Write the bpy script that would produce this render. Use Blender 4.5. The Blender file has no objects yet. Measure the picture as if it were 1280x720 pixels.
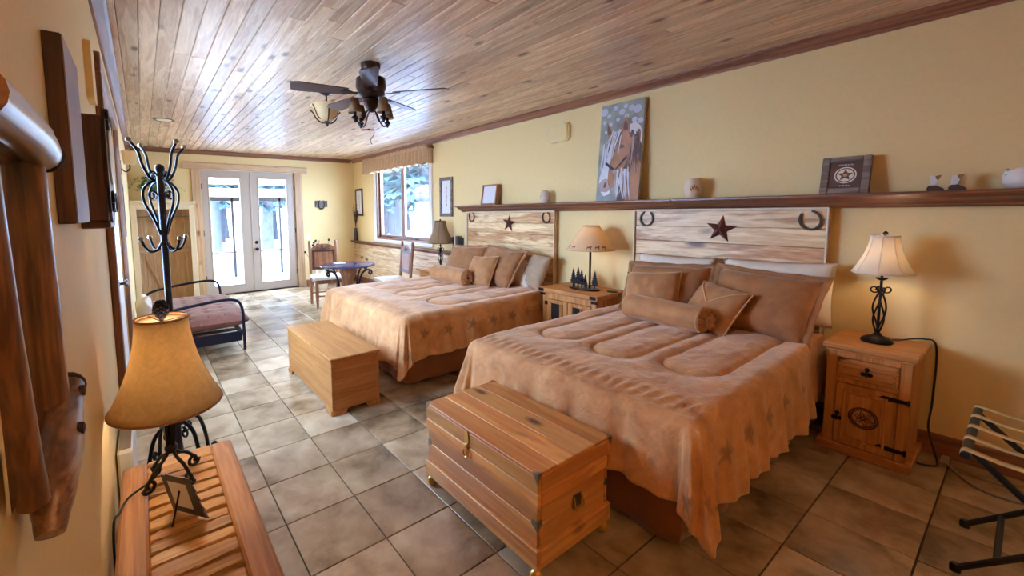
import bpy, bmesh, math, random
from mathutils import Vector, Matrix, noise
random.seed(11)
PI = math.pi
S = bpy.context.scene
C = S.collection

# ---------------------------------------------------------------- camera
cd = bpy.data.cameras.new('camera'); cam = bpy.data.objects.new('camera', cd); C.objects.link(cam)
cd.sensor_fit = 'HORIZONTAL'; cd.sensor_width = 36.0
cd.lens = 521.7 / 1280 * 36.0
cd.shift_x = 100.0 / 1280; cd.shift_y = -48.1 / 1280
cd.clip_start = .02; cd.clip_end = 400
_p, _r, _y = math.radians(5.16), math.radians(-.76), math.radians(34.69)
_f = Vector((math.sin(_y) * math.cos(_p), math.cos(_y) * math.cos(_p), -math.sin(_p)))
_rt = Vector((math.cos(_y), -math.sin(_y), 0)); _up = _rt.cross(_f)
_rt2 = _rt * math.cos(_r) + _up * math.sin(_r); _up2 = -_rt * math.sin(_r) + _up * math.cos(_r)
cam.matrix_world = Matrix(((_rt2.x, _up2.x, -_f.x, 0), (_rt2.y, _up2.y, -_f.y, 0), (_rt2.z, _up2.z, -_f.z, 1.38), (0, 0, 0, 1)))
S.camera = cam

# ---------------------------------------------------------------- world, daylight, exposure
XL, W, L, YN, HC = -.14, 3.553, 7.874, -1.5, 2.43      # left wall, right wall, far wall, near wall, ceiling
w = bpy.data.worlds.new('overcast_sky'); S.world = w; w.use_nodes = True
bg = w.node_tree.nodes['Background']; bg.inputs[0].default_value = (.40, .62, 1.0, 1); bg.inputs[1].default_value = 29.0
def portal(loc, rot, sx, sy):
    l = bpy.data.lights.new('window_portal', 'AREA'); l.shape = 'RECTANGLE'; l.size = sx; l.size_y = sy
    l.cycles.is_portal = True
    o = bpy.data.objects.new('window_portal', l); C.objects.link(o); o.location = loc; o.rotation_euler = rot
portal((1.59, L + .16, 1.05), (-PI / 2, 0, 0), 1.5, 2.1)               # french doors, facing -y
portal((W + .16, 6.03, 1.58), (PI / 2, 0, PI / 2), 1.73, 1.36)         # side window, facing -x
portal((XL - .16, 3.28, 1.42), (PI / 2, 0, -PI / 2), 1.4, 1.1)          # glazed doors in the left wall, facing +x
S.view_settings.view_transform = 'Standard'; S.view_settings.look = 'None'
S.view_settings.exposure = 0.72; S.view_settings.gamma = 1.0; S.view_settings.use_curve_mapping = False
S.cycles.use_denoising = True
S.cycles.max_bounces = 8; S.cycles.diffuse_bounces = 5; S.cycles.glossy_bounces = 4; S.cycles.transparent_max_bounces = 12
S.cycles.sample_clamp_indirect = 6.0

# ---------------------------------------------------------------- materials
MATS = {}
def newmat(name):
    m = bpy.data.materials.new(name); m.use_nodes = True; MATS[name] = m
    nt = m.node_tree; nt.nodes.clear()
    o = nt.nodes.new('ShaderNodeOutputMaterial'); p = nt.nodes.new('ShaderNodeBsdfPrincipled')
    nt.links.new(p.outputs[0], o.inputs[0])
    return m, nt, p, o
def N(nt, t, **kw):
    n = nt.nodes.new(t)
    for k, v in kw.items():
        if k[0] == '_': setattr(n, k[1:], v)
        else: n.inputs[k].default_value = v
    return n
def LK(nt, a, b): nt.links.new(a, b)
def sr(r, g, b):   # sRGB 0-255 to linear
    f = lambda c: (c / 255 / 12.92) if c / 255 <= .04045 else ((c / 255 + .055) / 1.055) ** 2.4
    return (f(r), f(g), f(b), 1)
def ramp(nt, stops):
    r = nt.nodes.new('ShaderNodeValToRGB'); e = r.color_ramp.elements
    while len(e) < len(stops): e.new(.5)
    for i, (p, c) in enumerate(stops): e[i].position = p; e[i].color = c
    return r
def math_n(nt, op, a, b=None):
    n = nt.nodes.new('ShaderNodeMath'); n.operation = op
    for i, v in enumerate((a, b)):
        if v is None: continue
        if isinstance(v, (int, float)): n.inputs[i].default_value = v
        else: nt.links.new(v, n.inputs[i])
    return n.outputs[0]
def mixc(nt, fac, a, b, mode='MIX'):
    n = nt.nodes.new('ShaderNodeMix'); n.data_type = 'RGBA'; n.blend_type = mode
    for i, v in ((0, fac), (6, a), (7, b)):
        if hasattr(v, 'links') or hasattr(v, 'is_linked'): nt.links.new(v, n.inputs[i])
        else: n.inputs[i].default_value = v
    return n.outputs[2]
def bump(nt, p, h, strength=.2, dist=.01):
    b = nt.nodes.new('ShaderNodeBump'); b.inputs['Strength'].default_value = strength; b.inputs['Distance'].default_value = dist
    nt.links.new(h, b.inputs['Height']); nt.links.new(b.outputs[0], p.inputs['Normal'])
def coords(nt, scale, rnd=True):
    tc = nt.nodes.new('ShaderNodeTexCoord'); mp = nt.nodes.new('ShaderNodeMapping'); mp.inputs['Scale'].default_value = scale
    nt.links.new(tc.outputs['Object'], mp.inputs['Vector'])
    if not rnd: return mp.outputs[0], None
    oi = nt.nodes.new('ShaderNodeObjectInfo'); cb = nt.nodes.new('ShaderNodeCombineXYZ')
    for i, k in enumerate((37., 71., 53.)): nt.links.new(math_n(nt, 'MULTIPLY', oi.outputs['Random'], k), cb.inputs[i])
    ad = nt.nodes.new('ShaderNodeVectorMath'); ad.operation = 'ADD'
    nt.links.new(mp.outputs[0], ad.inputs[0]); nt.links.new(cb.outputs[0], ad.inputs[1])
    return ad.outputs[0], oi.outputs['Random']
def wood(name, ca, cb, ck=None, axis=1, across=14., along=.8, knots=0., rough=.42, vary=.25, kscale=3.0, contrast=1.0, coat=0.):
    m, nt, p, o = newmat(name)
    sc = [across] * 3; sc[axis] = along
    v, rnd = coords(nt, sc)
    n1 = N(nt, 'ShaderNodeTexNoise', Scale=1., Detail=4., Roughness=.6, Distortion=.5); LK(nt, v, n1.inputs['Vector'])
    ring = math_n(nt, 'SINE', math_n(nt, 'MULTIPLY', n1.outputs[0], 38.))
    ring = math_n(nt, 'MULTIPLY', ring, .10 * contrast)
    n2 = N(nt, 'ShaderNodeTexNoise', Scale=7., Detail=3., Roughness=.7); LK(nt, v, n2.inputs['Vector'])
    f = math_n(nt, 'ADD', math_n(nt, 'ADD', n1.outputs[0], ring), math_n(nt, 'MULTIPLY', math_n(nt, 'SUBTRACT', n2.outputs[0], .5), .45 * contrast))
    r = ramp(nt, [(.28, ca), (.72, cb)]); LK(nt, f, r.inputs[0])
    col = r.outputs[0]
    if ck is not None and knots > 0:
        s2 = [kscale * 2.2] * 3; s2[axis] = kscale
        v2, _ = coords(nt, s2)
        vo = N(nt, 'ShaderNodeTexVoronoi', Scale=1., Randomness=1.); LK(nt, v2, vo.inputs['Vector'])
        ds = math_n(nt, 'ADD', vo.outputs['Distance'], math_n(nt, 'MULTIPLY', math_n(nt, 'SUBTRACT', n2.outputs[0], .5), .10))
        kr = ramp(nt, [(.09, (1, 1, 1, 1)), (.23, (0, 0, 0, 1))]); LK(nt, ds, kr.inputs[0])
        sp = nt.nodes.new('ShaderNodeSeparateColor'); LK(nt, vo.outputs['Color'], sp.inputs[0])
        g = math_n(nt, 'LESS_THAN', sp.outputs[0], knots)
        col = mixc(nt, math_n(nt, 'MULTIPLY', kr.outputs[0], g), col, ck)
    h = nt.nodes.new('ShaderNodeHueSaturation'); LK(nt, col, h.inputs['Color'])
    LK(nt, math_n(nt, 'ADD', math_n(nt, 'MULTIPLY', rnd, vary), 1 - vary / 2), h.inputs['Value'])
    LK(nt, h.outputs[0], p.inputs['Base Color'])
    p.inputs['Roughness'].default_value = rough
    if coat: p.inputs['Coat Weight'].default_value = coat; p.inputs['Coat Roughness'].default_value = .26
    bump(nt, p, f, .12, .004)
    return m
def plain(name, col, rough=.5, metal=0., var=0., scale=20., bmp=0., spec=.5, sheen=0., emit=None, es=0.):
    m, nt, p, o = newmat(name)
    p.inputs['Base Color'].default_value = col; p.inputs['Roughness'].default_value = rough; p.inputs['Metallic'].default_value = metal
    p.inputs['Specular IOR Level'].default_value = spec
    if sheen: p.inputs['Sheen Weight'].default_value = sheen; p.inputs['Sheen Roughness'].default_value = .4; p.inputs['Sheen Tint'].default_value = (1, .85, .7, 1)
    if var or bmp:
        v, rnd = coords(nt, (1, 1, 1))
        n = N(nt, 'ShaderNodeTexNoise', Scale=scale, Detail=4., Roughness=.6); LK(nt, v, n.inputs['Vector'])
        if var:
            r = ramp(nt, [(.3, tuple(c * (1 - var) for c in col[:3]) + (1,)), (.7, tuple(min(1, c * (1 + var)) for c in col[:3]) + (1,))])
            LK(nt, n.outputs[0], r.inputs[0]); LK(nt, r.outputs[0], p.inputs['Base Color'])
        if bmp: bump(nt, p, n.outputs[0], bmp, .01)
    if emit: p.inputs['Emission Color'].default_value = emit; p.inputs['Emission Strength'].default_value = es
    return m
def shade_mat(name, col, trans=.5, rough=.8, var=.12, scale=18.):
    m, nt, p, o = newmat(name)
    v, rnd = coords(nt, (1, 1, 1))
    n = N(nt, 'ShaderNodeTexNoise', Scale=scale, Detail=6., Roughness=.7, Distortion=1.2); LK(nt, v, n.inputs['Vector'])
    r = ramp(nt, [(.3, tuple(c * (1 - var) for c in col[:3]) + (1,)), (.7, tuple(min(1, c * (1 + var)) for c in col[:3]) + (1,))])
    LK(nt, n.outputs[0], r.inputs[0]); LK(nt, r.outputs[0], p.inputs['Base Color']); p.inputs['Roughness'].default_value = rough
    t = nt.nodes.new('ShaderNodeBsdfTranslucent'); LK(nt, r.outputs[0], t.inputs[0])
    mx = nt.nodes.new('ShaderNodeMixShader'); mx.inputs[0].default_value = trans
    LK(nt, p.outputs[0], mx.inputs[1]); LK(nt, t.outputs[0], mx.inputs[2]); LK(nt, mx.outputs[0], o.inputs[0])
    return m
def glass_mat(name, tint=(1, 1, 1, 1)):
    m, nt, p, o = newmat(name); nt.nodes.remove(p)
    t = nt.nodes.new('ShaderNodeBsdfTransparent'); t.inputs[0].default_value = tint
    g = nt.nodes.new('ShaderNodeBsdfGlossy'); g.inputs['Roughness'].default_value = .02
    fr = nt.nodes.new('ShaderNodeFresnel'); ge = nt.nodes.new('ShaderNodeNewGeometry')
    LK(nt, math_n(nt, 'ADD', math_n(nt, 'MULTIPLY', ge.outputs['Backfacing'], 1 / 1.45 - 1.45), 1.45), fr.inputs[0])
    mx = nt.nodes.new('ShaderNodeMixShader'); LK(nt, fr.outputs[0], mx.inputs[0]); LK(nt, t.outputs[0], mx.inputs[1]); LK(nt, g.outputs[0], mx.inputs[2])
    LK(nt, mx.outputs[0], o.inputs[0]); return m

K = {}
K['wall'] = plain('wall_paint', sr(234, 203, 142), .7, var=.02, scale=40, bmp=.06)
K['ceil_wood'] = wood('ceiling_pine', sr(178, 134, 98), sr(226, 194, 158), sr(92, 54, 32), 1, 13, 1.1, .45, .42, .36, 3.4, 1.0, .3)
K['ceil_back'] = plain('ceiling_backing', sr(70, 46, 30), .8)
K['trim_y'] = wood('brown_trim_y', sr(96, 56, 36), sr(146, 92, 62), None, 1, 30, 1.0, rough=.38)
K['trim_x'] = wood('brown_trim_x', sr(96, 56, 36), sr(146, 92, 62), None, 0, 30, 1.0, rough=.38)
K['trim_z'] = wood('brown_trim_z', sr(110, 66, 42), sr(150, 96, 64), None, 2, 30, 1.0, rough=.4)
K['pine_z'] = wood('pine_upright', sr(176, 134, 94), sr(206, 168, 126), sr(122, 76, 46), 2, 14, .7, .35, .5, .12, 3)
K['pine_x'] = wood('pine_crosswise', sr(176, 134, 94), sr(206, 168, 126), sr(122, 76, 46), 0, 14, .7, .35, .5, .12, 3)
K['pine_y'] = wood('pine_lengthwise', sr(196, 148, 98), sr(242, 214, 170), sr(118, 70, 42), 1, 10, .9, .42, .42, .14, 2.6, 1.3)
K['head_y'] = wood('headboard_pine', sr(176, 112, 60), sr(246, 214, 160), sr(104, 58, 30), 1, 8, 1.0, .5, .42, .16, 2.4, 1.0)
K['cedar_y'] = wood('cedar_lengthwise', sr(190, 112, 50), sr(232, 168, 92), sr(96, 44, 20), 1, 7, .6, .36, .4, .46, 3.6, .8, .12)
K['cedar_x'] = wood('cedar_crosswise', sr(190, 112, 50), sr(232, 168, 92), sr(96, 44, 20), 0, 7, .6, .36, .4, .46, 3.6, .8, .12)
K['oak_y'] = wood('honey_veneer_y', sr(166, 102, 48), sr(198, 136, 74), None, 1, 26, 1.2, rough=.36, vary=.1)
K['oak_x'] = wood('honey_veneer_x', sr(166, 102, 48), sr(198, 136, 74), None, 0, 26, 1.2, rough=.36, vary=.1)
K['oak_z'] = wood('honey_veneer_z', sr(184, 118, 56), sr(214, 152, 84), None, 2, 26, 1.2, rough=.36, vary=.1)
K['rust_y'] = wood('rustic_pine_y', sr(170, 102, 46), sr(214, 146, 78), sr(92, 50, 24), 1, 18, .9, .2, .45, .16, 4)
K['rust_x'] = wood('rustic_pine_x', sr(170, 102, 46), sr(214, 146, 78), sr(92, 50, 24), 0, 18, .9, .2, .45, .16, 4)
K['rust_z'] = wood('rustic_pine_z', sr(170, 102, 46), sr(214, 146, 78), sr(92, 50, 24), 2, 18, .9, .2, .45, .16, 4)
K['bench_y'] = wood('bench_pine_y', sr(164, 110, 68), sr(208, 154, 104), sr(66, 36, 22), 1, 16, .8, .2, .42, .16, 5)
K['bench_x'] = wood('bench_pine_x', sr(172, 120, 62), sr(226, 174, 104), sr(66, 36, 22), 0, 16, .8, .2, .42, .3, 5)
K['log'] = wood('mirror_log', sr(84, 50, 26), sr(150, 100, 58), sr(36, 20, 10), 2, 14, 1.2, .2, .34, .2, 6, 1.3, .3)
K['log_y'] = wood('mirror_log_y', sr(96, 62, 40), sr(164, 120, 84), sr(36, 20, 10), 1, 14, 1.2, .2, .34, .2, 6, 1.3, .3)
K['bark'] = plain('dark_bark', sr(52, 32, 20), .8, var=.3, bmp=.4)
K['dkwood'] = wood('dark_brown_wood', sr(58, 34, 24), sr(92, 58, 42), None, 2, 20, 1., rough=.45)
K['chairwood'] = wood('carved_chair_wood', sr(120, 72, 44), sr(170, 112, 74), None, 2, 24, 1., rough=.45)
K['greywood'] = wood('barn_wood', sr(92, 76, 66), sr(146, 124, 108), sr(60, 44, 36), 1, 26, 1., .2, .75, .2, 8)
K['iron'] = plain('black_iron', sr(30, 24, 24), .42, .6, var=.2, bmp=.1)
K['bronze'] = plain('oiled_bronze', sr(58, 40, 34), .35, .75, var=.15)
K['blueiron'] = plain('dark_blue_iron', sr(30, 31, 50), .35, .5)
K['valance'] = plain('tan_valance_cloth', sr(188, 146, 102), .7, var=.1, sheen=.4)
K['brass'] = plain('brass', sr(214, 170, 92), .28, 1.)
K['nickel'] = plain('aged_nickel', sr(150, 140, 124), .35, 1.)
K['rust'] = plain('rusty_star_metal', sr(104, 52, 44), .5, .35, var=.18, scale=30)
K['shoe'] = plain('rusty_horseshoe_iron', sr(66, 48, 40), .55, .5, var=.2, scale=40)
K['white'] = plain('white_paint', sr(236, 230, 222), .45)
K['cream'] = plain('cream_paint', sr(232, 208, 168), .5, var=.03)
K['doorpaint'] = plain('beige_door_paint', sr(184, 166, 148), .42)
K['ivory'] = plain('ivory_plastic', sr(236, 226, 200), .4)
K['black'] = plain('black_rubber', sr(18, 17, 17), .5)
K['suede'] = plain('tan_suede', sr(196, 138, 92), .8, var=.14, scale=9, bmp=.12, sheen=.5)
K['suede2'] = plain('brown_suede', sr(160, 106, 62), .8, var=.2, scale=11, bmp=.15, sheen=.5)
K['suede3'] = plain('light_brown_suede', sr(178, 122, 74), .8, var=.18, scale=12, bmp=.15, sheen=.5)
K['skirt'] = plain('bed_skirt_cloth', sr(150, 96, 58), .85, var=.12, scale=9, bmp=.1, sheen=.3)
K['linen'] = plain('cream_pillow_cotton', sr(232, 216, 194), .85, var=.05, bmp=.08)
K['taupe'] = plain('taupe_pillow_cloth', sr(176, 146, 116), .85, var=.1, bmp=.1)
K['piping'] = plain('tan_cord_piping', sr(206, 160, 112), .8)
K['mattress'] = plain('mattress_ticking', sr(225, 220, 212), .9)
K['futon'] = plain('brown_futon_cloth', sr(138, 88, 74), .8, var=.15, bmp=.2, sheen=.3)
K['glass'] = glass_mat('window_glass')
K['mirror'] = plain('mirror_silver', (.9, .92, .92, 1), .02, 1.)
K['paper'] = plain('white_paper', sr(236, 236, 240), .8)
K['snow'] = plain('snow', (.82, .86, .92, 1), .9)
K['leaf'] = plain('fern_leaf', sr(72, 116, 54), .5, var=.3, scale=8)
K['needle'] = plain('pine_needles', (.045, .075, .075, 1), .8, var=.4, scale=2)
K['trunkbark'] = plain('tree_bark', (.055, .05, .05, 1), .9, var=.3, scale=6)
K['beige'] = plain('beige_webbing', sr(206, 178, 122), .8, var=.05)
K['twig'] = plain('dark_twigs', sr(52, 34, 24), .8, var=.2)
K['pot'] = plain('pale_pottery', sr(222, 196, 164), .55, var=.06)
K['navy'] = plain('dark_navy_resin', sr(26, 24, 52), .45, var=.2)

# tile: mottled slate look
m, nt, p, o = newmat('slate_tile')
v, rnd = coords(nt, (1, 1, 1))
n1 = N(nt, 'ShaderNodeTexNoise', Scale=5., Detail=5., Roughness=.6, Distortion=.35); LK(nt, v, n1.inputs['Vector'])
n2 = N(nt, 'ShaderNodeTexNoise', Scale=1.6, Detail=2., Roughness=.5, Distortion=.4); LK(nt, v, n2.inputs['Vector'])
f = math_n(nt, 'ADD', math_n(nt, 'MULTIPLY', n1.outputs[0], .5), math_n(nt, 'MULTIPLY', n2.outputs[0], .5))
r = ramp(nt, [(.36, sr(112, 90, 64)), (.45, sr(158, 130, 97)), (.54, sr(188, 160, 125)), (.65, sr(210, 186, 152))]); LK(nt, f, r.inputs[0])
h = nt.nodes.new('ShaderNodeHueSaturation'); LK(nt, r.outputs[0], h.inputs['Color'])
LK(nt, math_n(nt, 'ADD', math_n(nt, 'MULTIPLY', rnd, .22), .89), h.inputs['Value']); LK(nt, h.outputs[0], p.inputs['Base Color'])
p.inputs['Roughness'].default_value = .26; p.inputs['Specular IOR Level'].default_value = .7
bump(nt, p, n1.outputs[0], .12, .006)
K['tile'] = m
K['grout'] = plain('grout', sr(84, 68, 50), .9)
# comforter with printed dark stars (float attribute 'star')
m, nt, p, o = newmat('star_print_suede')
v, rnd = coords(nt, (1, 1, 1))
n1 = N(nt, 'ShaderNodeTexNoise', Scale=6., Detail=5., Roughness=.65, Distortion=.6); LK(nt, v, n1.inputs['Vector'])
r = ramp(nt, [(.25, sr(182, 118, 65)), (.75, sr(234, 174, 114))]); LK(nt, n1.outputs[0], r.inputs[0])
at = nt.nodes.new('ShaderNodeAttribute'); at.attribute_name = 'star'
LK(nt, mixc(nt, math_n(nt, 'MULTIPLY', at.outputs['Fac'], .5), r.outputs[0], sr(96, 62, 44)), p.inputs['Base Color'])
p.inputs['Roughness'].default_value = .78; p.inputs['Sheen Weight'].default_value = .5; p.inputs['Sheen Roughness'].default_value = .4; p.inputs['Sheen Tint'].default_value = (1, .85, .7, 1)
n3 = N(nt, 'ShaderNodeTexNoise', Scale=22., Detail=4., Roughness=.65, Distortion=1.2); LK(nt, v, n3.inputs['Vector'])
bump(nt, p, n3.outputs[0], .4, .014)
K['comforter'] = m

# ---------------------------------------------------------------- mesh helpers
class MB:
    def __init__(s): s.b = bmesh.new()
    def box(s, x0, x1, y0, y1, z0, z1, bev=0., seg=1):
        vs = [s.b.verts.new((x, y, z)) for x in (x0, x1) for y in (y0, y1) for z in (z0, z1)]
        fs = [s.b.faces.new([vs[i] for i in q]) for q in ((0, 1, 3, 2), (4, 6, 7, 5), (0, 4, 5, 1), (2, 3, 7, 6), (0, 2, 6, 4), (1, 5, 7, 3))]
        if bev:
            es = list({e for f in fs for e in f.edges})
            bmesh.ops.bevel(s.b, geom=es, offset=bev, segments=seg, affect='EDGES', profile=.5)
        return s
    def tube(s, pts, r, seg=8, closed=False, caps=True):
        pts = [Vector(p) for p in pts]; n = len(pts); rings = []; ref = None
        for i, p in enumerate(pts):
            a = pts[(i - 1) % n] if (closed or i > 0) else p
            c = pts[(i + 1) % n] if (closed or i < n - 1) else p
            t = (c - a).normalized()
            if ref is None:
                ref = t.orthogonal().normalized()
            ref = (ref - t * ref.dot(t))
            ref = ref.normalized() if ref.length > 1e-6 else t.orthogonal().normalized()
            bi = t.cross(ref); rr = r[i] if isinstance(r, (list, tuple)) else r
            rings.append([s.b.verts.new(p + (ref * math.cos(2 * PI * k / seg) + bi * math.sin(2 * PI * k / seg)) * rr) for k in range(seg)])
        m = n if closed else n - 1
        for i in range(m):
            A, B = rings[i], rings[(i + 1) % n]
            for k in range(seg): s.b.faces.new((A[k], A[(k + 1) % seg], B[(k + 1) % seg], B[k]))
        if caps and not closed:
            s.b.faces.new(rings[0][::-1]); s.b.faces.new(rings[-1])
        return s
    def lathe(s, prof, c=(0, 0, 0), seg=20, axis='z', sx=1., sy=1., cap=True):
        rings = []
        for (r, h) in prof:
            ring = []
            for k in range(seg):
                a = 2 * PI * k / seg; u, v = r * math.cos(a) * sx, r * math.sin(a) * sy
                q = (u, v, h) if axis == 'z' else ((u, h, v) if axis == 'y' else (h, u, v))
                ring.append(s.b.verts.new((q[0] + c[0], q[1] + c[1], q[2] + c[2])))
            rings.append(ring)
        for A, B in zip(rings, rings[1:]):
            for k in range(seg): s.b.faces.new((A[k], A[(k + 1) % seg], B[(k + 1) % seg], B[k]))
        if cap:
            if prof[0][0] > 1e-5: s.b.faces.new(rings[0][::-1])
            if prof[-1][0] > 1e-5: s.b.faces.new(rings[-1])
        return s
    def prism(s, poly, f0, f1):
        """poly list of 2D points; f0, f1 map a 2D point to the two caps"""
        A = [s.b.verts.new(f0(*q)) for q in poly]; B = [s.b.verts.new(f1(*q)) for q in poly]; n = len(poly)
        s.b.faces.new(A[::-1]); s.b.faces.new(B)
        for k in range(n): s.b.faces.new((A[k], A[(k + 1) % n], B[(k + 1) % n], B[k]))
        return s
    def prof_y(s, poly, y0, y1): return s.prism(poly, lambda x, z: (x, y0, z), lambda x, z: (x, y1, z))
    def prof_x(s, poly, x0, x1): return s.prism(poly, lambda y, z: (x0, y, z), lambda y, z: (x1, y, z))
    def grid(s, fn, nu, nv, wrapu=False):
        V = [[s.b.verts.new(fn(i / nu, j / nv)) for j in range(nv + 1)] for i in range(nu + (0 if wrapu else 1))]
        for i in range(nu):
            for j in range(nv):
                a, b = V[i], V[(i + 1) % len(V)]
                s.b.faces.new((a[j], b[j], b[j + 1], a[j + 1]))
        return V
    def xf(s, M): bmesh.ops.transform(s.b, matrix=M, verts=s.b.verts); return s
def root_of(o):
    while o.parent is not None: o = o.parent
    return o
def obj(name, mb, mat, parent=None, smooth=False, world=True, ang=.75, org=None, keep=True):
    """org: origin for a parentless mesh thing"""
    b = mb.b
    bmesh.ops.remove_doubles(b, verts=b.verts, dist=1e-6)
    bmesh.ops.recalc_face_normals(b, faces=b.faces)
    off = None
    if parent is not None and world: off = root_of(parent).location
    elif org is not None: off = Vector(org)
    if off is not None: bmesh.ops.translate(b, vec=-Vector(off), verts=b.verts)
    if smooth:
        for f in b.faces: f.smooth = True
        for e in b.edges:
            if len(e.link_faces) == 2 and e.calc_face_angle(0) > ang: e.smooth = False
    me = bpy.data.meshes.new(name); b.to_mesh(me); b.free()
    me.materials.append(K[mat] if isinstance(mat, str) else mat)
    o = bpy.data.objects.new(name, me); C.objects.link(o)
    if parent is not None: o.parent = parent
    elif org is not None: o.location = org
    return o
def tag(o, label, cat, group=None):
    o['label'] = label; o['category'] = cat
    if group: o['group'] = group
    return o
def thing(name, label, cat, loc=(0, 0, 0), group=None):
    o = bpy.data.objects.new(name, None); C.objects.link(o); o.location = loc; o.empty_display_size = .05
    return tag(o, label, cat, group)
def struct(o, label=None):
    o['kind'] = 'structure'
    if label: o['label'] = label
    return o
def box(name, mat, parent, x0, x1, y0, y1, z0, z1, bev=.003, **kw):
    return obj(name, MB().box(x0, x1, y0, y1, z0, z1, bev), mat, parent, **kw)
def copy_part(o, parent, loc=(0, 0, 0), scale=None, rot=None):
    c = o.copy(); C.objects.link(c); c.parent = parent; c.location = loc
    if scale: c.scale = scale
    if rot: c.rotation_euler = rot
    return c
def arc(cx, cz, r, a0, a1, n): return [(cx + r * math.cos(a0 + (a1 - a0) * i / n), cz + r * math.sin(a0 + (a1 - a0) * i / n)) for i in range(n + 1)]
def spiral(cx, cz, r0, r1, a0, a1, n): return [(cx + (r0 + (r1 - r0) * i / n) * math.cos(a0 + (a1 - a0) * i / n), cz + (r0 + (r1 - r0) * i / n) * math.sin(a0 + (a1 - a0) * i / n)) for i in range(n + 1)]
def smooth_path(pts, n=6):
    """Catmull-Rom through points of any dimension"""
    P = [tuple(p) for p in pts]; P = [tuple(2 * a - b for a, b in zip(P[0], P[1]))] + P + [tuple(2 * a - b for a, b in zip(P[-1], P[-2]))]
    out = []
    for i in range(1, len(P) - 2):
        for k in range(n):
            t = k / n
            out.append(tuple(.5 * ((2 * b) + (c - a) * t + (2 * a - 5 * b + 4 * c - d) * t * t + (3 * b - a - 3 * c + d) * t ** 3) for a, b, c, d in zip(P[i - 1], P[i], P[i + 1], P[i + 2])))
    out.append(P[-2]); return out
def star_poly(R, r=None, n=5, a0=PI / 2):
    r = r or R * .40
    return [((R if i % 2 == 0 else r) * math.cos(a0 + i * PI / n), (R if i % 2 == 0 else r) * math.sin(a0 + i * PI / n)) for i in range(2 * n)]
def bulb(loc, power, color=(1, .66, .34), r=.025):
    l = bpy.data.lights.new('lamp_bulb', 'POINT'); l.energy = power; l.color = color; l.shadow_soft_size = r
    o = bpy.data.objects.new('lamp_bulb', l); C.objects.link(o); o.location = loc; return o
# ================================================================ ROOM SHELL
FX = 0.0
floor = struct(obj('floor', MB().box(XL - .1, W + .1, YN - .1, L + .1, -.06, -.006), 'grout'), 'grout bed under the slate look floor tiles')
TS, OX, OY = .327, .446, 1.484
cells = []
i = -2
while OX + i * TS < W:
    j = -10
    while OY + j * TS < L:
        x0, x1 = max(OX + i * TS, XL), min(OX + (i + 1) * TS, W); y0, y1 = max(OY + j * TS, YN), min(OY + (j + 1) * TS, L)
        if x1 - x0 > .02 and y1 - y0 > .02:
            cx, cy = (x0 + x1) / 2, (y0 + y1) / 2
            dep = cx * _f.x + cy * _f.y; lat = cx * _rt.x + cy * _rt.y
            vis = dep > .9 and -1.15 < lat / dep < 1.6
            cells.append((0 if vis else 1, dep, x0, x1, y0, y1))
        j += 1
    i += 1
cells.sort()
proto = None; rest = MB()
for q, (v, d, x0, x1, y0, y1) in enumerate(cells):
    if v == 0 and q < 290:
        g = .0028
        if proto is None:
            proto = obj('tile', MB().box(-TS / 2 + g, TS / 2 - g, -TS / 2 + g, TS / 2 - g, -.01, 0, .0012), 'tile', floor, world=False); c = proto
        else: c = proto.copy(); C.objects.link(c); c.parent = floor
        c.location = ((x0 + x1) / 2, (y0 + y1) / 2, random.uniform(-.0006, .0006))
        c.scale = ((x1 - x0) / TS, (y1 - y0) / TS, 1)
    else:
        rest.box(x0 + .0028, x1 - .0028, y0 + .0028, y1 - .0028, -.01, 0, .0022)
ro = obj('tile_field', rest, 'tile', floor); ro['kind'] = 'stuff'

ceiling = struct(obj('ceiling', MB().box(XL - .1, W + .1, YN - .1, L + .1, HC + .014, HC + .08), 'ceil_back'), 'backing above the pine plank ceiling')
pw = .0945; nrow = int(math.ceil((W - XL) / pw))
for i in range(nrow):
    xc = XL + (i + .5) * pw; y = YN
    if xc + pw / 2 > W + .05: continue
    while y < L - .01:
        ln = random.uniform(1.5, 3.9)
        if y < -.2 and random.random() < .5: ln += 1.
        y1 = min(y + ln, L)
        if L - y1 < .5: y1 = L
        hl = (y1 - y) / 2 - .0008
        c = obj('plank', MB().box(-pw / 2 + .0012, pw / 2 - .0012, -hl, hl, 0, .014, .0035), 'ceil_wood', ceiling, world=False)
        c.location = (xc, (y + y1) / 2, HC + random.uniform(-.001, .001))
        y = y1

def wall_with_hole(name, ax, pos0, pos1, a0, a1, holes, z1=HC + .014):
    """ax 'x': wall across y at x pos; 'y': wall across x. holes (a0,a1,z0,z1)"""
    m = MB()
    def bxx(u0, u1, w0, w1):
        if u1 - u0 < 1e-4 or w1 - w0 < 1e-4: return
        if ax == 'x': m.box(pos0, pos1, u0, u1, w0, w1)
        else: m.box(u0, u1, pos0, pos1, w0, w1)
    u = a0
    for (h0, h1, k0, k1) in holes:
        bxx(u, h0, -.006, z1); bxx(h0, h1, -.006, k0); bxx(h0, h1, k1, z1); u = h1
    bxx(u, a1, -.006, z1)
    return struct(obj(name, m, 'wall'))
wall_with_hole('wall_right', 'x', W, W + .14, YN - .1, L + .1, [(5.17, 6.90, .90, 2.26)])['label'] = 'long cream yellow wall behind the two beds'
wall_with_hole('wall_far', 'y', L, L + .14, XL, W, [(.83, 2.37, .0, 2.13)])['label'] = 'cream yellow end wall around the french doors'
wall_with_hole('wall_left', 'x', XL - .14, XL, YN - .1, L + .1, [(2.55, 4.02, .0, 2.03)])['label'] = 'cream yellow wall along the left side'
wall_with_hole('wall_near', 'y', YN - .14, YN, XL, W, [])['label'] = 'cream yellow wall behind the viewpoint'

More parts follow.
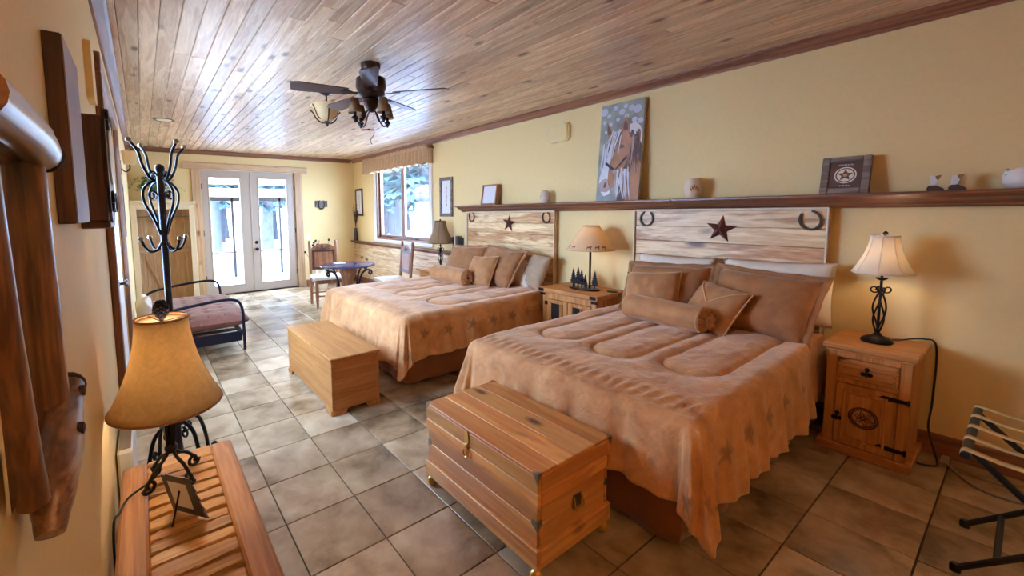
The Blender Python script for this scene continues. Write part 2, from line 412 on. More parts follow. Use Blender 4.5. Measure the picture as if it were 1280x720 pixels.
# crown mouldings
cp = [(0, 0), (-.012, 0), (-.018, .012), (-.05, .045), (-.062, .052), (-.062, .066), (0, .066)]
zc = HC - .066
for nm, fn in (('trim_1', lambda: MB().prof_y([(W + x, zc + z) for x, z in cp], YN, L)),
               ('trim_2', lambda: MB().prof_y([(XL - x, zc + z) for x, z in cp], YN, L)),):
    struct(obj(nm, fn(), 'trim_y'), 'brown crown moulding under the plank ceiling')
struct(obj('trim_3', MB().prof_x([(L + x, zc + z) for x, z in cp], XL + .06, W - .06), 'trim_x'), 'brown crown moulding above the french doors')
# baseboards
bpf = [(0, 0), (-.016, 0), (-.016, .09), (-.012, .105), (-.006, .118), (0, .118)]
struct(obj('baseboard_right', MB().prof_y([(W + x, z) for x, z in bpf], YN, L), 'trim_y'), 'brown baseboard along the bed wall')
struct(obj('baseboard_far', MB().prof_x([(L + x, z) for x, z in bpf], 2.52, W - .016), 'trim_x'), 'brown baseboard right of the french doors')
struct(obj('baseboard_left', MB().prof_y([(XL - x, z) for x, z in bpf], YN, 2.45), 'trim_y'), 'brown baseboard along the left wall')

# wainscot: pine boards with a brown cap ledge
wn = struct(obj('trim_4', MB().box(W - .006, W, 4.30, L, .118, .79), 'pine_y'), 'pine board wainscot under the window')
zb = [.118, .252, .386, .52, .654, .79]
for a, b in zip(zb, zb[1:]):
    y = 4.30
    for y1 in (5.1 + random.uniform(-.3, .9), L):
        box('board', 'pine_y', wn, W - .022, W - .004, y + .001, y1 - .001, a + .0015, b - .0015, .003); y = y1
cap = struct(obj('trim_5', MB().prof_y([(W, .765), (W - .03, .765), (W - .045, .79), (W - .095, .80), (W - .10, .81), (W - .10, .822), (W - .095, .828), (W, .828)], 4.30, L), 'trim_y'), 'brown ledge capping the wainscot')

# ---------------- french doors
dr = struct(bpy.data.objects.new('door_1', None), 'pair of beige french doors with tall glass panes'); C.objects.link(dr); dr.location = (1.6, L, 0)
yd0, yd1 = L + .02, L + .065
for (a, b, g0, g1) in ((.835, 1.598, .955, 1.425), (1.602, 2.365, 1.735, 2.215)):
    m = MB(); m.box(a, g0, yd0, yd1, .015, 2.125, .002); m.box(g1, b, yd0, yd1, .015, 2.125, .002)
    m.box(g0, g1, yd0, yd1, .015, .16, .002); m.box(g0, g1, yd0, yd1, 2.0, 2.125, .002)
    d = obj('door_leaf', m, 'doorpaint', dr)
    m = MB(); e = .022
    for q in ((g0 - e, g0, .14, 2.02), (g1, g1 + e, .14, 2.02)): m.box(q[0], q[1], yd0 - .008, yd0 + .004, q[2], q[3], .003)
    m.box(g0, g1, yd0 - .008, yd0 + .004, .14, .162, .003); m.box(g0, g1, yd0 - .008, yd0 + .004, 1.998, 2.02, .003)
    obj('glazing_bead', m, 'doorpaint', d)
    box('pane', 'glass', d, g0 - .004, g1 + .004, yd0 + .018, yd0 + .024, .156, 2.004, 0)
box('astragal', 'doorpaint', dr, 1.588, 1.612, yd0 - .01, yd0 + .002, .015, 2.125, .002)
hd = obj('door_handle', MB().lathe([(.0, -.02), (.028, -.02), (.028, -.012), (.010, -.010), (.010, -.045), (.026, -.052), (.03, -.065), (.022, -.078), (0, -.082)][::-1], (1.66, L + .02, .76), 16, 'y'), 'bronze', dr, True)
obj('deadbolt', MB().lathe([(0, -.014), (.026, -.014), (.03, -.006), (.03, .002)], (1.66, L + .02, .88), 16, 'y'), 'bronze', dr, True)
for z in (.3, 1.07, 1.85):
    for x in (.84, 2.36): obj('hinge', MB().lathe([(.007, -.045), (.007, .045)], (x, L + .014, z), 8), 'bronze', dr, True)
# pine casing
box('trim_6', 'pine_z', None, .70, .832, L - .022, L + .03, 0, 2.13, .004)
box('trim_7', 'pine_z', None, 2.368, 2.50, L - .022, L + .03, 0, 2.13, .004)
box('trim_8', 'pine_x', None, .585, 2.60, L - .034, L + .03, 2.13, 2.235, .005)
for n, l in (('trim_6', 'knotty pine casing left of the french doors'), ('trim_7', 'knotty pine casing right of the french doors'), ('trim_8', 'knotty pine head casing over the french doors')):
    struct(bpy.data.objects[n], l)
struct(box('trim_9', 'bronze', None, .835, 2.365, L - .01, L + .12, 0, .015, .002), 'dark door threshold')

# ---------------- side window
def window(name, label, ax, y0, y1, z0, z1, panes, out):
    """window in the right wall (x) or the near wall (y)"""
    wdw = struct(bpy.data.objects.new(name, None), label); C.objects.link(wdw)
    def B(nm, mat, par, u0, u1, d0, d1, a, b, bev=.003):
        if ax == 'x': return box(nm, mat, par, min(d0, d1), max(d0, d1), u0, u1, a, b, bev)
        return box(nm, mat, par, u0, u1, min(d0, d1), max(d0, d1), a, b, bev)
    s = 1 if out > 0 else -1
    P = W if ax == 'x' else YN
    jm = 'trim_z'
    B('jamb', jm, wdw, y0, y0 + .03, P - .004 * s, P + .13 * s, z0, z1); B('jamb', jm, wdw, y1 - .03, y1, P - .004 * s, P + .13 * s, z0, z1)
    B('head_jamb', 'trim_y', wdw, y0 + .03, y1 - .03, P - .004 * s, P + .13 * s, z1 - .03, z1)
    B('sill', 'trim_y', wdw, y0 + .03, y1 - .03, P - .004 * s, P + .13 * s, z0, z0 + .03)
    # casing and stool
    c = 'white'
    B('casing', c, wdw, y0 - .075, y0, P - .018 * s, P, z0, z1 + .07); B('casing', c, wdw, y1, y1 + .075, P - .018 * s, P, z0, z1 + .07)
    B('head_casing', c, wdw, y0, y1, P - .018 * s, P, z1, z1 + .07)
    B('stool', c, wdw, y0 - .09, y1 + .09, P - .03 * s, P, z0 - .05, z0)
    n = panes; wd = (y1 - y0 - .06) / n
    for k in range(n):
        a, b = y0 + .03 + k * wd, y0 + .03 + (k + 1) * wd
        f = .048
        sh = B('sash', jm, wdw, a + .004, a + f, P + .045 * s, P + .09 * s, z0 + .03, z1 - .03)
        B('sash_stile', jm, sh, b - f, b - .004, P + .045 * s, P + .09 * s, z0 + .03, z1 - .03)
        B('sash_rail', 'trim_y', sh, a + f, b - f, P + .045 * s, P + .09 * s, z0 + .03, z0 + .03 + f); B('sash_rail', 'trim_y', sh, a + f, b - f, P + .045 * s, P + .09 * s, z1 - .03 - f, z1 - .03)
        B('pane', 'glass', sh, a + f - .003, b - f + .003, P + .064 * s, P + .070 * s, z0 + .03 + f - .003, z1 - .03 - f + .003, 0)
        if ax == 'x':
            m = MB().box(P + .02, P + .045, (a + b) / 2 - .035, (a + b) / 2 + .035, z0 + .031, z0 + .05, .004)
            m.tube([(P + .03, (a + b) / 2, z0 + .05), (P - .01, (a + b) / 2 + .02, z0 + .06), (P - .02, (a + b) / 2 + .07, z0 + .05)], .006, 6)
            obj('crank', m, 'bronze', sh, True)
    return wdw
window('window_1', 'casement window with two brown sashes beside the bed', 'x', 5.17, 6.90, .90, 2.26, 2, 1)

# ---------------- side door in the left wall
d2 = struct(bpy.data.objects.new('door_2', None), 'pair of white glazed doors with brown casing in the left wall'); C.objects.link(d2); d2.location = (XL, 3.6, 0)
for a, b in ((2.555, 3.283), (3.287, 4.015)):
    m = MB(); m.box(XL - .05, XL - .008, a, a + .08, .01, 2.02, .002); m.box(XL - .05, XL - .008, b - .08, b, .01, 2.02, .002)
    m.box(XL - .05, XL - .008, a + .08, b - .08, .01, .90, .002); m.box(XL - .05, XL - .008, a + .08, b - .08, 1.93, 2.02, .002)
    dl = obj('door_leaf', m, 'white', d2)
    box('pane', 'glass', dl, XL - .032, XL - .026, a + .076, b - .076, .895, 1.935, 0)
for a, b in ((2.45, 2.55), (4.02, 4.12)): box('casing', 'trim_z', d2, XL, XL + .03, a, b, 0, 2.03, .004)
box('head_casing', 'trim_y', d2, XL, XL + .03, 2.45, 4.12, 2.03, 2.12, .004)
obj('door_knob', MB().lathe([(.026, 0), (.026, .006), (.009, .01), (.009, .03), (.024, .038), (.026, .05), (0, .06)], (XL - .008, 3.295, .95), 14, 'x'), 'bronze', d2, True)

# ================================================================ OUTSIDE
struct(obj('snow_ground', MB().box(-40, 60, -30, 70, -.9, -.5), 'snow'), 'snow covered ground outside')
pd = thing('porch', 'pine post and beam porch outside the french doors', 'porch', (1.5, L + 1.5, -.3))
box('deck', 'pine_x', pd, -2.5, 3.9, L + .14, L + 2.9, -.34, -.16, .0)
box('snow_cover', 'snow', pd, -2.5, 3.9, L + .7, L + 2.9, -.16, -.06, .02)
for x in (-1.1, 1.745, 3.72): box('post', 'pine_z', pd, x, x + .14, L + 2.6, L + 2.77, -.16, 1.77, .01)
box('beam', 'pine_x', pd, -2.5, 3.9, L + 2.55, L + 2.8, 1.77, 1.97, .01)
box('beam', 'pine_x', pd, -2.5, 3.9, L + 1.5, L + 1.66, 2.0, 2.4, .01)
box('railing_panel', 'snow', pd, -2.5, 3.9, L + 2.62, L + 2.70, -.16, .50, .0)
box('rail', 'dkwood', pd, -2.5, 3.9, L + 2.58, L + 2.72, .50, .53, .004)
for x in (-.2, .7, 1.68, 2.73, 3.6): box('screen_post', 'iron', pd, x, x + .05, L + 2.54, L + 2.61, -.16, 1.77, .004)
box('screen_rail', 'iron', pd, -2.5, 3.9, L + 2.54, L + 2.61, 1.68, 1.77, .004)

def pine(loc, h, r, seed, label):
    rg = random.Random(seed); t = thing('pine_tree', label, 'tree', loc, 'pine trees outside')
    m = MB(); n = 8
    m.tube([(loc[0] + .08 * math.sin(i * 1.3 + seed), loc[1], loc[2] + h * i / n) for i in range(n + 1)], [r * (1 - .8 * i / n) for i in range(n + 1)], 9)
    obj('trunk', m, 'trunkbark', t, True)
    m = MB()
    for q in range(230):
        z = h * (.22 + .76 * rg.random() ** .9); a = rg.uniform(0, 2 * PI); ln = (1.15 - z / h) * h * .26 * rg.uniform(.6, 1.1)
        d = Vector((math.cos(a), math.sin(a), -.18)); sd = Vector((-math.sin(a), math.cos(a), 0)); b0 = Vector((loc[0], loc[1], loc[2] + z))
        for s in range(4):
            p0 = b0 + d * ln * (.15 + .22 * s); wv = ln * .13 * (1 - s * .15)
            for sg in (-1, 1):
                vs = [m.b.verts.new(x) for x in (p0, p0 + d * ln * .2 + sd * sg * wv * .3, p0 + d * ln * .16 + sd * sg * wv * 1.4 + Vector((0, 0, -.05 - rg.random() * .15)), p0 + sd * sg * wv * .8 + Vector((0, 0, .06)))]
                m.b.faces.new(vs)
    obj('foliage', m, 'needle', t)
TL = [((2.25, L + 9, -.5), 11, .17, 'thick trunked pine seen through the left french door'), ((3.85, L + 8.2, -.5), 12, .22, 'thick trunked pine seen through the right french door'),
      ((3.9, L + 15, -.5), 11, .2, 'distant pine between the two french doors'), ((7.6, L + 13, -.5), 10, .2, 'distant pine right of the porch'), ((1.6, L + 17, -.5), 11, .2, 'distant pine left of the porch'),
      ((9.6, 16.5, -.5), 12, .22, 'pine with thick trunk beyond the left window sash'), ((9.0, 13.4, -.5), 12, .26, 'pine with thick trunk beyond the right window sash'),
      ((15.5, 27.5, -.5), 12, .25, 'distant pine behind the window, farthest left'), ((16.5, 22, -.5), 12, .25, 'distant pine behind the window, farthest right'), ((13.5, 20.5, -.5), 10, .2, 'mid distance pine between the window sashes')]
for k, (l, h, r, lb) in enumerate(TL): pine(l, h, r, k + 3, lb)
src = bpy.data.objects['pine_tree.002']
for x, y in ((2.6, 29), (4.4, 31), (6.2, 29.5), (8., 32), (9.8, 30), (5.3, 36), (7.2, 38), (3.4, 38), (16.5, 30.5), (18.5, 33.5), (20.5, 30), (22, 36), (19.5, 27), (24, 33), (17.5, 38), (22.5, 41)):
    c = src.copy(); C.objects.link(c); c.location = (x, y, -.5); c.rotation_euler.z = random.uniform(0, 6); c['label'] = 'far pine in the tree line behind the snow'; c['group'] = 'far tree line'
    c.scale = (1.25, 1.25, 1.1)
    for ch in src.children: d = ch.copy(); C.objects.link(d); d.parent = c
# ================================================================ SHELF, HEADBOARDS, BEDS
ZS = 1.455
sh = thing('wall_shelf', 'long brown moulded wall shelf above both headboards', 'shelf', (W - .08, 1.5, ZS))
for a, b in ((YN + .02, 1.62), (1.622, 4.36)):
    box('shelf_board', 'trim_y', sh, W - .175, W, a, b, ZS - .02, ZS, .004)
    obj('moulding', MB().prof_y([(W, ZS - .085), (W - .045, ZS - .085), (W - .055, ZS - .074), (W - .075, ZS - .068), (W - .09, ZS - .052), (W - .128, ZS - .036), (W - .145, ZS - .02), (W, ZS - .02)], a, b - .012 if b > 4 else b), 'trim_y', sh)

def headboard(label, y0, y1, zt, zbot, seed):
    rg = random.Random(seed); x0, x1 = W - .05, W - .018
    t = thing('headboard', label, 'headboard', (W - .03, (y0 + y1) / 2, zbot))
    box('backing', 'pine_y', t, x1 - .006, x1, y0 + .01, y1 - .01, zbot, zt - .01, 0)
    n = 8; hh = (zt - .012 - zbot) / n
    for k in range(n):
        box('plank', 'head_y', t, x0 + rg.uniform(-.002, .002), x1 - .007, y0 + .014, y1 - .014, zbot + k * hh + .001, zbot + (k + 1) * hh - .001, .003)
    for a, b in ((y0, y0 + .016), (y1 - .016, y1)): box('edge_trim', 'pine_z', t, x0 - .012, x1, a, b, zbot, zt, .003)
    box('top_trim', 'pine_y', t, x0 - .012, x1, y0 + .016, y1 - .016, zt - .016, zt, .003)
    m = MB()
    def rope(p, q):
        d = Vector(q) - Vector(p); ln = d.length; k = int(ln / .006); pts = []; rad = []
        for i in range(k + 1): pts.append(Vector(p) + d * i / k); rad.append(.0045 if i % 2 else .0068)
        m.tube(pts, rad, 6)
    xr = x0 - .014
    rope((xr, y0 + .008, zbot + .05), (xr, y0 + .008, zt)); rope((xr, y0 + .008, zt), (xr, y1 - .008, zt)); rope((xr, y1 - .008, zt), (xr, y1 - .008, zbot + .05))
    obj('rope_border', m, 'linen', t, True)
    return x0
H2 = (.722, 1.975, 1.372); H1 = (2.816, 4.243, 1.372)
hx = headboard('pine plank headboard with rope border behind the nearer bed', *H2, .40, 5)
headboard('pine plank headboard under the far end of the shelf', *H1, .40, 8)
def barn_star(label, y, z, R):
    m = MB(); x = hx - .004; P = star_poly(R, R * .40, 5, PI / 2 + .12)
    c0 = m.b.verts.new((x - R * .30, y, z)); c1 = m.b.verts.new((x, y, z)); vs = [m.b.verts.new((x, y + a, z + b)) for a, b in P]
    for k in range(10): m.b.faces.new((c0, vs[k], vs[(k + 1) % 10])); m.b.faces.new((c1, vs[(k + 1) % 10], vs[k]))
    tag(obj('barn_star', m, 'rust', None, org=(x, y, z)), label, 'star', 'metal stars on the headboards')
barn_star('rusty metal star hung on the nearer headboard', 1.315, 1.225, .105)
barn_star('rusty metal star hung on the far headboard', 3.48, 1.235, .105)
def horseshoe(label, y, z, R, rot, x=None):
    x = x if x is not None else hx - .004
    m = MB(); n = 22; A = []
    for i in range(n + 1):
        a = -PI / 2 + (i / n - .5) * 2 * math.radians(152); wd = R * .17 * (1 - .25 * abs(i / n - .5) * 2)
        A.append((a, wd))
    pin = [((R - w_) * math.cos(a) * .92, (R - w_) * math.sin(a) * 1.08) for a, w_ in A]; pout = [((R + w_ * .5) * math.cos(a) * .92, (R + w_ * .5) * math.sin(a) * 1.08) for a, w_ in A]
    rot2 = lambda p: (p[0] * math.cos(rot) - p[1] * math.sin(rot), p[0] * math.sin(rot) + p[1] * math.cos(rot))
    V = [[m.b.verts.new((xx, y + rot2(p)[0], z + rot2(p)[1])) for xx, p in ((x, q0), (x - .012, q0), (x - .012, q1), (x, q1))] for q0, q1 in zip(pin, pout)]
    for a, b in zip(V, V[1:]):
        for k in range(4): m.b.faces.new((a[k], a[(k + 1) % 4], b[(k + 1) % 4], b[k]))
    m.b.faces.new(V[0]); m.b.faces.new(V[-1][::-1])
    tag(obj('horseshoe', m, 'shoe', None, org=(x, y, z)), label, 'horseshoe', 'horseshoes on the headboards')
horseshoe('horseshoe on the nearer headboard, beside the midway lamp', 1.865, 1.30, .058, .1)
horseshoe('horseshoe on the nearer headboard, beside the scrolled lamp', .815, 1.295, .058, -.35)
horseshoe('horseshoe on the far headboard, nearest the window', 4.14, 1.31, .055, -.1)
horseshoe('horseshoe on the far headboard, nearest the midway lamp', 2.93, 1.305, .055, -.15)

def comforter(name, label, x0, xh, y0, y1, zt, df, ds, ustart, umid, seed):
    R = .07; wid = y1 - y0; step = .0125
    nu = int((xh - x0 + df) / step); nv = int((wid + 2 * ds) / step)
    rg = random.Random(seed)
    stars = []
    k = 0.12
    while k < xh - x0 - .1: stars.append((k, -ds * .52)); stars.append((k + .1, wid + ds * .52)); k += .235
    stars += [(-.20, -.27), (-.30, -.12), (-.1, -.31)]
    ph = rg.uniform(0, 6)
    def prof(a):
        if a < R * PI / 2: an = a / R; return R * math.sin(an), R * (1 - math.cos(an))
        h_ = a - R * PI / 2; return R + h_ * .13, R + h_ * .985
    starv = {}
    m = MB()
    lay = m.b.verts.layers.float.new('star')
    def fn(u, v):
        s = -df + u * (xh - x0 + df); t = -ds + v * (wid + 2 * ds)
        a = max(0, -s); b = max(0, -t); side = -1
        if t > wid: b = t - wid; side = 1
        sc_, tc_ = max(0, s), min(max(0, t), wid)
        r = math.hypot(a, b); px, py, pz = x0 + sc_, y0 + tc_, zt
        if a > 0 and b > 0:      # rounded corner of the cloth
            ct, sn = a / r, b / r; rm = min(df / max(ct, 1e-6), ds / max(sn, 1e-6)); rl = ((ct / df) ** 5 + (sn / ds) ** 5) ** -.2; r *= rl / rm
        nz = noise.noise(Vector((s * 3 + seed, t * 3, .3))); nz2 = noise.noise(Vector((s * 9 + seed, t * 9, 1.7)))
        if r > 1e-6:
            th = math.atan2(b, a); out, dn = prof(r)
            # folds
            arcl = tc_ - sc_ + (th * .35 if (a > 0 and b > 0) else (0 if a > 0 else PI / 2 * .35))
            hang = min(1, r / .35)
            corner = math.sin(2 * th) if (a > 0 and b > 0) else 0
            fold = .016 * math.sin(arcl * 24 + ph + 1.5 * nz) + .010 * math.sin(arcl * 51 + 2 * ph) + .03 * nz
            out += fold * hang ** 1.3 + corner * .05 * hang
            if b > 0: out *= 1 - .6 * min(1, max(0, (s - 1.15) / .25))
            px -= math.cos(th) * out; py += side * math.sin(th) * out; pz -= dn
            pz = max(pz, .012 + .004 * nz)
        # quilting on top: U shaped stitch lines
        ddist = 9.
        if s > .2 and -.03 < t < wid + .03:
            for (ua, ub, us) in umid:
                c = (ua + ub) / 2; hw = (ub - ua) / 2
                if s > us + hw: d_ = min(abs(t - ua), abs(t - ub))
                else: d_ = abs(math.hypot(s - us - hw, t - c) - hw)
                ddist = min(ddist, d_)
        edge = min(1., max(0., s / .15)) if s > 0 else 0
        pz -= .011 * math.exp(-(ddist / .009) ** 2) * edge
        pz += (.012 * min(1, ddist / .08) + .007 * nz + .005 * nz2 + .003 * noise.noise(Vector((s * 14, t * 34 + seed, 4.)))) * edge
        if a < .06 and s < .16 and 0 < t < wid:   # puckers along the foot seam
            pz += .0055 * math.sin(t * 2 * PI / .058 + 2.2 * nz2 + s * 9) * math.exp(-((s - .055) / .05) ** 2)
            pz -= .012 * math.exp(-((s + .005) / .012) ** 2) * .6
        st = 0.
        for (q0, q1) in stars:
            dx, dy = s - q0, t - q1; rr = math.hypot(dx, dy)
            if rr < .062:
                an = math.atan2(dy, dx) if q0 > 0 else math.atan2(dx, dy)
                sec = abs((an / (2 * PI / 5)) % 1 - .5) * 2    # 1 at tips
                lim = .022 + .036 * sec ** 2.0
                st = max(st, min(1, max(0, (lim - rr) / .008 + .5)))
        fn.st = st
        return (px, py, pz)
    V = []
    for i in range(nu + 1):
        row = []
        for j in range(nv + 1):
            q = m.b.verts.new(fn(i / nu, j / nv)); q[lay] = fn.st; row.append(q)
        V.append(row)
    for i in range(nu):
        for j in range(nv): m.b.faces.new((V[i][j], V[i + 1][j], V[i + 1][j + 1], V[i][j + 1]))
    o = obj(name, m, 'comforter', None, True, ang=3, org=(x0 + .5, (y0 + y1) / 2, zt))
    md = o.modifiers.new('thickness', 'SOLIDIFY'); md.thickness = .012; md.offset = -1
    return tag(o, label, 'comforter', 'star print comforters')

def bed(label, x0, x1, y0, y1, ztop, seed):
    t = thing('bed', label, 'bed', ((x0 + x1) / 2, (y0 + y1) / 2, 0), 'guest beds')
    obj('mattress', MB().box(x0 + .01, x1, y0 + .01, y1 - .01, .34, ztop, .045, 3), 'mattress', t, True)
    box('box_spring', 'mattress', t, x0 + .02, x1, y0 + .02, y1 - .02, .16, .338, .01)
    for x in (x0 + .1, x1 - .1):
        for y in (y0 + .1, y1 - .1): box('leg', 'dkwood', t, x - .025, x + .025, y - .025, y + .025, 0, .16, .004)
    # skirt with soft pleats round three sides
    P = [(x1, y0), (x0, y0), (x0, y1), (x1, y1)]; pts = []
    for (a, b), (n_) in zip(zip(P, P[1:]), ((0, -1), (-1, 0), (0, 1))):
        ln = math.hypot(b[0] - a[0], b[1] - a[1]); k = int(ln / .02)
        for i in range(k): pts.append((a[0] + (b[0] - a[0]) * i / k, a[1] + (b[1] - a[1]) * i / k, n_[0], n_[1]))
    m = MB(); nz_ = 8
    def fn(u, v):
        i = min(len(pts) - 1, int(round(u * (len(pts) - 1)))); px, py, nx, ny = pts[i]
        wv = (.010 * math.sin(i * .55 + seed) + .008 * math.sin(i * .21)) * (1 - v) + .012 * (1 - v)
        return (px + nx * wv, py + ny * wv, .012 + v * .32)
    m.grid(fn, len(pts) - 1, nz_)
    sk = obj('bed_skirt', m, 'skirt', t, True, ang=3)
    md = sk.modifiers.new('thickness', 'SOLIDIFY'); md.thickness = .004
bed('nearer bed with a tan skirt, foot end at the cedar trunk', 1.72, 3.48, .74, 1.90, .565, 1)
bed('far bed with a tan skirt, foot end at the honey chest', 1.66, 3.48, 2.77, 4.18, .565, 4)
comforter('comforter', 'tan suede star comforter on the nearer bed', 1.70, 3.42, .71, 1.93, .582, .37, .40, 0, ((.10, .37, .42), (.47, .74, .36), (.86, 1.12, .36)), 2)
comforter('comforter', 'tan suede star comforter on the far bed', 1.63, 3.42, 2.72, 4.22, .582, .42, .38, 0, ((.10, .42, .42), (.58, .9, .36), (1.06, 1.38, .36)), 7)

def pillow(name, label, mat, c, w_, h_, th, lean, yaw=0., roll=0., flange=0., pip=None, group=None, chevron=False, sag=.0, seed=0):
    n = 22
    def pos(u, v, s):
        x = w_ / 2 * u * (.945 + .055 * v * v); y = h_ / 2 * v * (.945 + .055 * u * u)
        e = max(0, (1 - u ** 4) * (1 - v ** 4)) ** .5 * (1 - .25 * (u * u + v * v) / 2)
        z = s * th / 2 * e + (.016 * noise.noise(Vector((u * 2.2 + seed, v * 2.2, s))) + .007 * noise.noise(Vector((u * 6 + seed, v * 6, s + 5)))) * e
        y -= sag * (1 - u * u) * max(0, v)
        return Vector((x, y, z))
    M = Matrix.Translation(c) @ Matrix.Rotation(yaw, 4, 'Z') @ Matrix(((0, math.sin(lean), -math.cos(lean), 0), (-1, 0, 0, 0), (0, math.cos(lean), math.sin(lean), 0), (0, 0, 0, 1))) @ Matrix.Rotation(roll, 4, 'Z')
    m = MB()
    for s in (1, -1): m.grid(lambda a, b: pos(2 * a - 1, 2 * b - 1, s), n, n)
    t = thing(name, label, 'pillow', c, group)
    m.xf(M); obj('cover', m, mat, t, True, ang=2.2)
    edge = [pos(-1 + 2 * i / 12, -1, 0) for i in range(12)] + [pos(1, -1 + 2 * i / 12, 0) for i in range(12)] + [pos(1 - 2 * i / 12, 1, 0) for i in range(12)] + [pos(-1, 1 - 2 * i / 12, 0) for i in range(12)]
    if flange:
        m = MB(); k = len(edge)
        A = [m.b.verts.new(p * .97) for p in edge]; B = [m.b.verts.new(Vector((p.x * (1 + flange / (w_ / 2)), p.y * (1 + flange / (h_ / 2)), .008 * math.sin(i * 1.9)))) for i, p in enumerate(edge)]
        for i in range(k): m.b.faces.new((A[i], A[(i + 1) % k], B[(i + 1) % k], B[i]))
        m.xf(M); o = obj('flange', m, mat, t, True, ang=3); md = o.modifiers.new('t', 'SOLIDIFY'); md.thickness = .004; md.offset = 0
    if pip:
        m = MB().tube(edge, .0045, 6, closed=True); m.xf(M); obj('piping', m, pip, t, True)
    if chevron:
        m = MB(); path = [pos(u, v, 1) + Vector((0, 0, .003)) for u, v in [(-.98 + .1 * i, .98 - .098 * i) for i in range(10)] + [(.0 + .1 * i, .06 + .098 * i) for i in range(10)]]
        m.tube(path, .005, 6); m.xf(M); obj('chevron_cord', m, pip or 'piping', t, True)
    return t
def bolster(label, c0, c1, R, group):
    c0, c1 = Vector(c0), Vector(c1); d = (c1 - c0); ln = d.length; c = (c0 + c1) / 2
    t = thing('bolster_pillow', label, 'bolster', (c.x, c.y, c.z - R), group)
    M = Matrix.Translation(c) @ d.to_track_quat('Z', 'Y').to_matrix().to_4x4()
    m = MB(); h = ln / 2
    def fn(u, v):
        a = 2 * PI * u; z = -h + ln * v; e = min(1, (h - abs(z)) / .05); r = R * (.93 + .07 * math.sqrt(max(0, e))) + .006 * noise.noise(Vector((math.cos(a) * 2, math.sin(a) * 2, z * 9)))
        return (r * math.cos(a), r * math.sin(a), z)
    m.grid(fn, 40, 30, True); m.xf(M); obj('cover', m, 'suede3', t, True, ang=3)
    for s in (-1, 1):
        m = MB()
        def fe(u, v):
            a = 2 * PI * u; r = R * (.93 - .78 * v); g = .010 * math.sin(a * 16) * math.sin(PI * v) ; zz = s * (h + .02 * math.sin(v * PI * .5) + g)
            return (r * math.cos(a), r * math.sin(a), zz)
        m.grid(fe, 64, 8, True); m.xf(M); obj('gathered_end', m, 'suede3', t, True, ang=3)
        m = MB()
        def ff(u, v):
            a = 2 * PI * u; r = .014 + .03 * v + .008 * math.sin(a * 6) * v; return (r * math.cos(a), r * math.sin(a), s * (h + .018 + .022 * v))
        m.grid(ff, 36, 4, True); m.xf(M); o = obj('tie_ruffle', m, 'suede3', t, True, ang=3)
        m = MB().tube([(R * .955 * math.cos(2 * PI * i / 28), R * .955 * math.sin(2 * PI * i / 28), s * (h - .012)) for i in range(28)], .0042, 6, closed=True); m.xf(M); obj('piping', m, 'piping', t, True)
G2, G1 = 'pillows on the nearer bed', 'pillows on the far bed'
D = math.radians
pillow('pillow', 'cream pillow on the nearer bed, half hidden behind the left sham', 'linen', (3.40, 1.60, .83), .58, .38, .13, D(14), 0, 0, 0, None, G2, seed=1)
pillow('pillow', 'cream pillow on the nearer bed, showing beside the right sham', 'linen', (3.40, .955, .835), .60, .40, .13, D(14), 0, .03, 0, None, G2, seed=2)
pillow('pillow_sham', 'large brown suede sham, left one on the nearer bed', 'suede2', (3.24, 1.575, .765), .57, .40, .21, D(30), D(4), .04, .035, None, G2, seed=3)
pillow('pillow_sham', 'large brown suede sham, right one on the nearer bed', 'suede2', (3.23, .985, .765), .57, .42, .21, D(30), D(-4), -.05, .035, None, G2, seed=4)
pillow('throw_pillow', 'small plain square pillow with corded edge on the nearer bed', 'suede3', (3.07, 1.585, .75), .37, .36, .15, D(30), D(10), .10, 0, 'piping', G2, seed=5)
pillow('throw_pillow', 'small square pillow with corded chevron on the nearer bed', 'suede3', (3.06, 1.175, .72), .34, .34, .14, D(36), D(-14), -.14, 0, 'piping', G2, True, seed=6)
bolster('tan suede bolster on the nearer bed', (2.945, 1.69, .672), (2.885, 1.15, .672), .085, 'bolster pillows')
pillow('pillow', 'taupe pillow on the far bed beside the midway nightstand', 'taupe', (3.34, 3.02, .76), .52, .38, .15, D(20), D(-8), -.10, 0, None, G1, seed=11)
pillow('pillow', 'cream pillow tucked behind the large sham on the far bed', 'linen', (3.30, 3.17, .74), .50, .36, .12, D(24), 0, -.05, 0, None, G1, seed=12)
pillow('pillow_sham', 'large brown suede sham, left one on the far bed', 'suede2', (3.18, 3.90, .77), .56, .42, .17, D(32), D(6), .05, .03, 'piping', G1, seed=13)
pillow('pillow_sham', 'large brown suede sham, right one on the far bed', 'suede2', (3.16, 3.30, .77), .58, .44, .18, D(32), D(-4), -.05, .03, None, G1, seed=14)
pillow('throw_pillow', 'small square suede pillow on the far bed', 'suede3', (2.98, 3.38, .735), .36, .36, .14, D(32), D(4), .08, 0, 'piping', G1, seed=15)
bolster('tan suede bolster on the far bed', (2.80, 3.98, .675), (2.80, 3.40, .675), .09, 'bolster pillows')

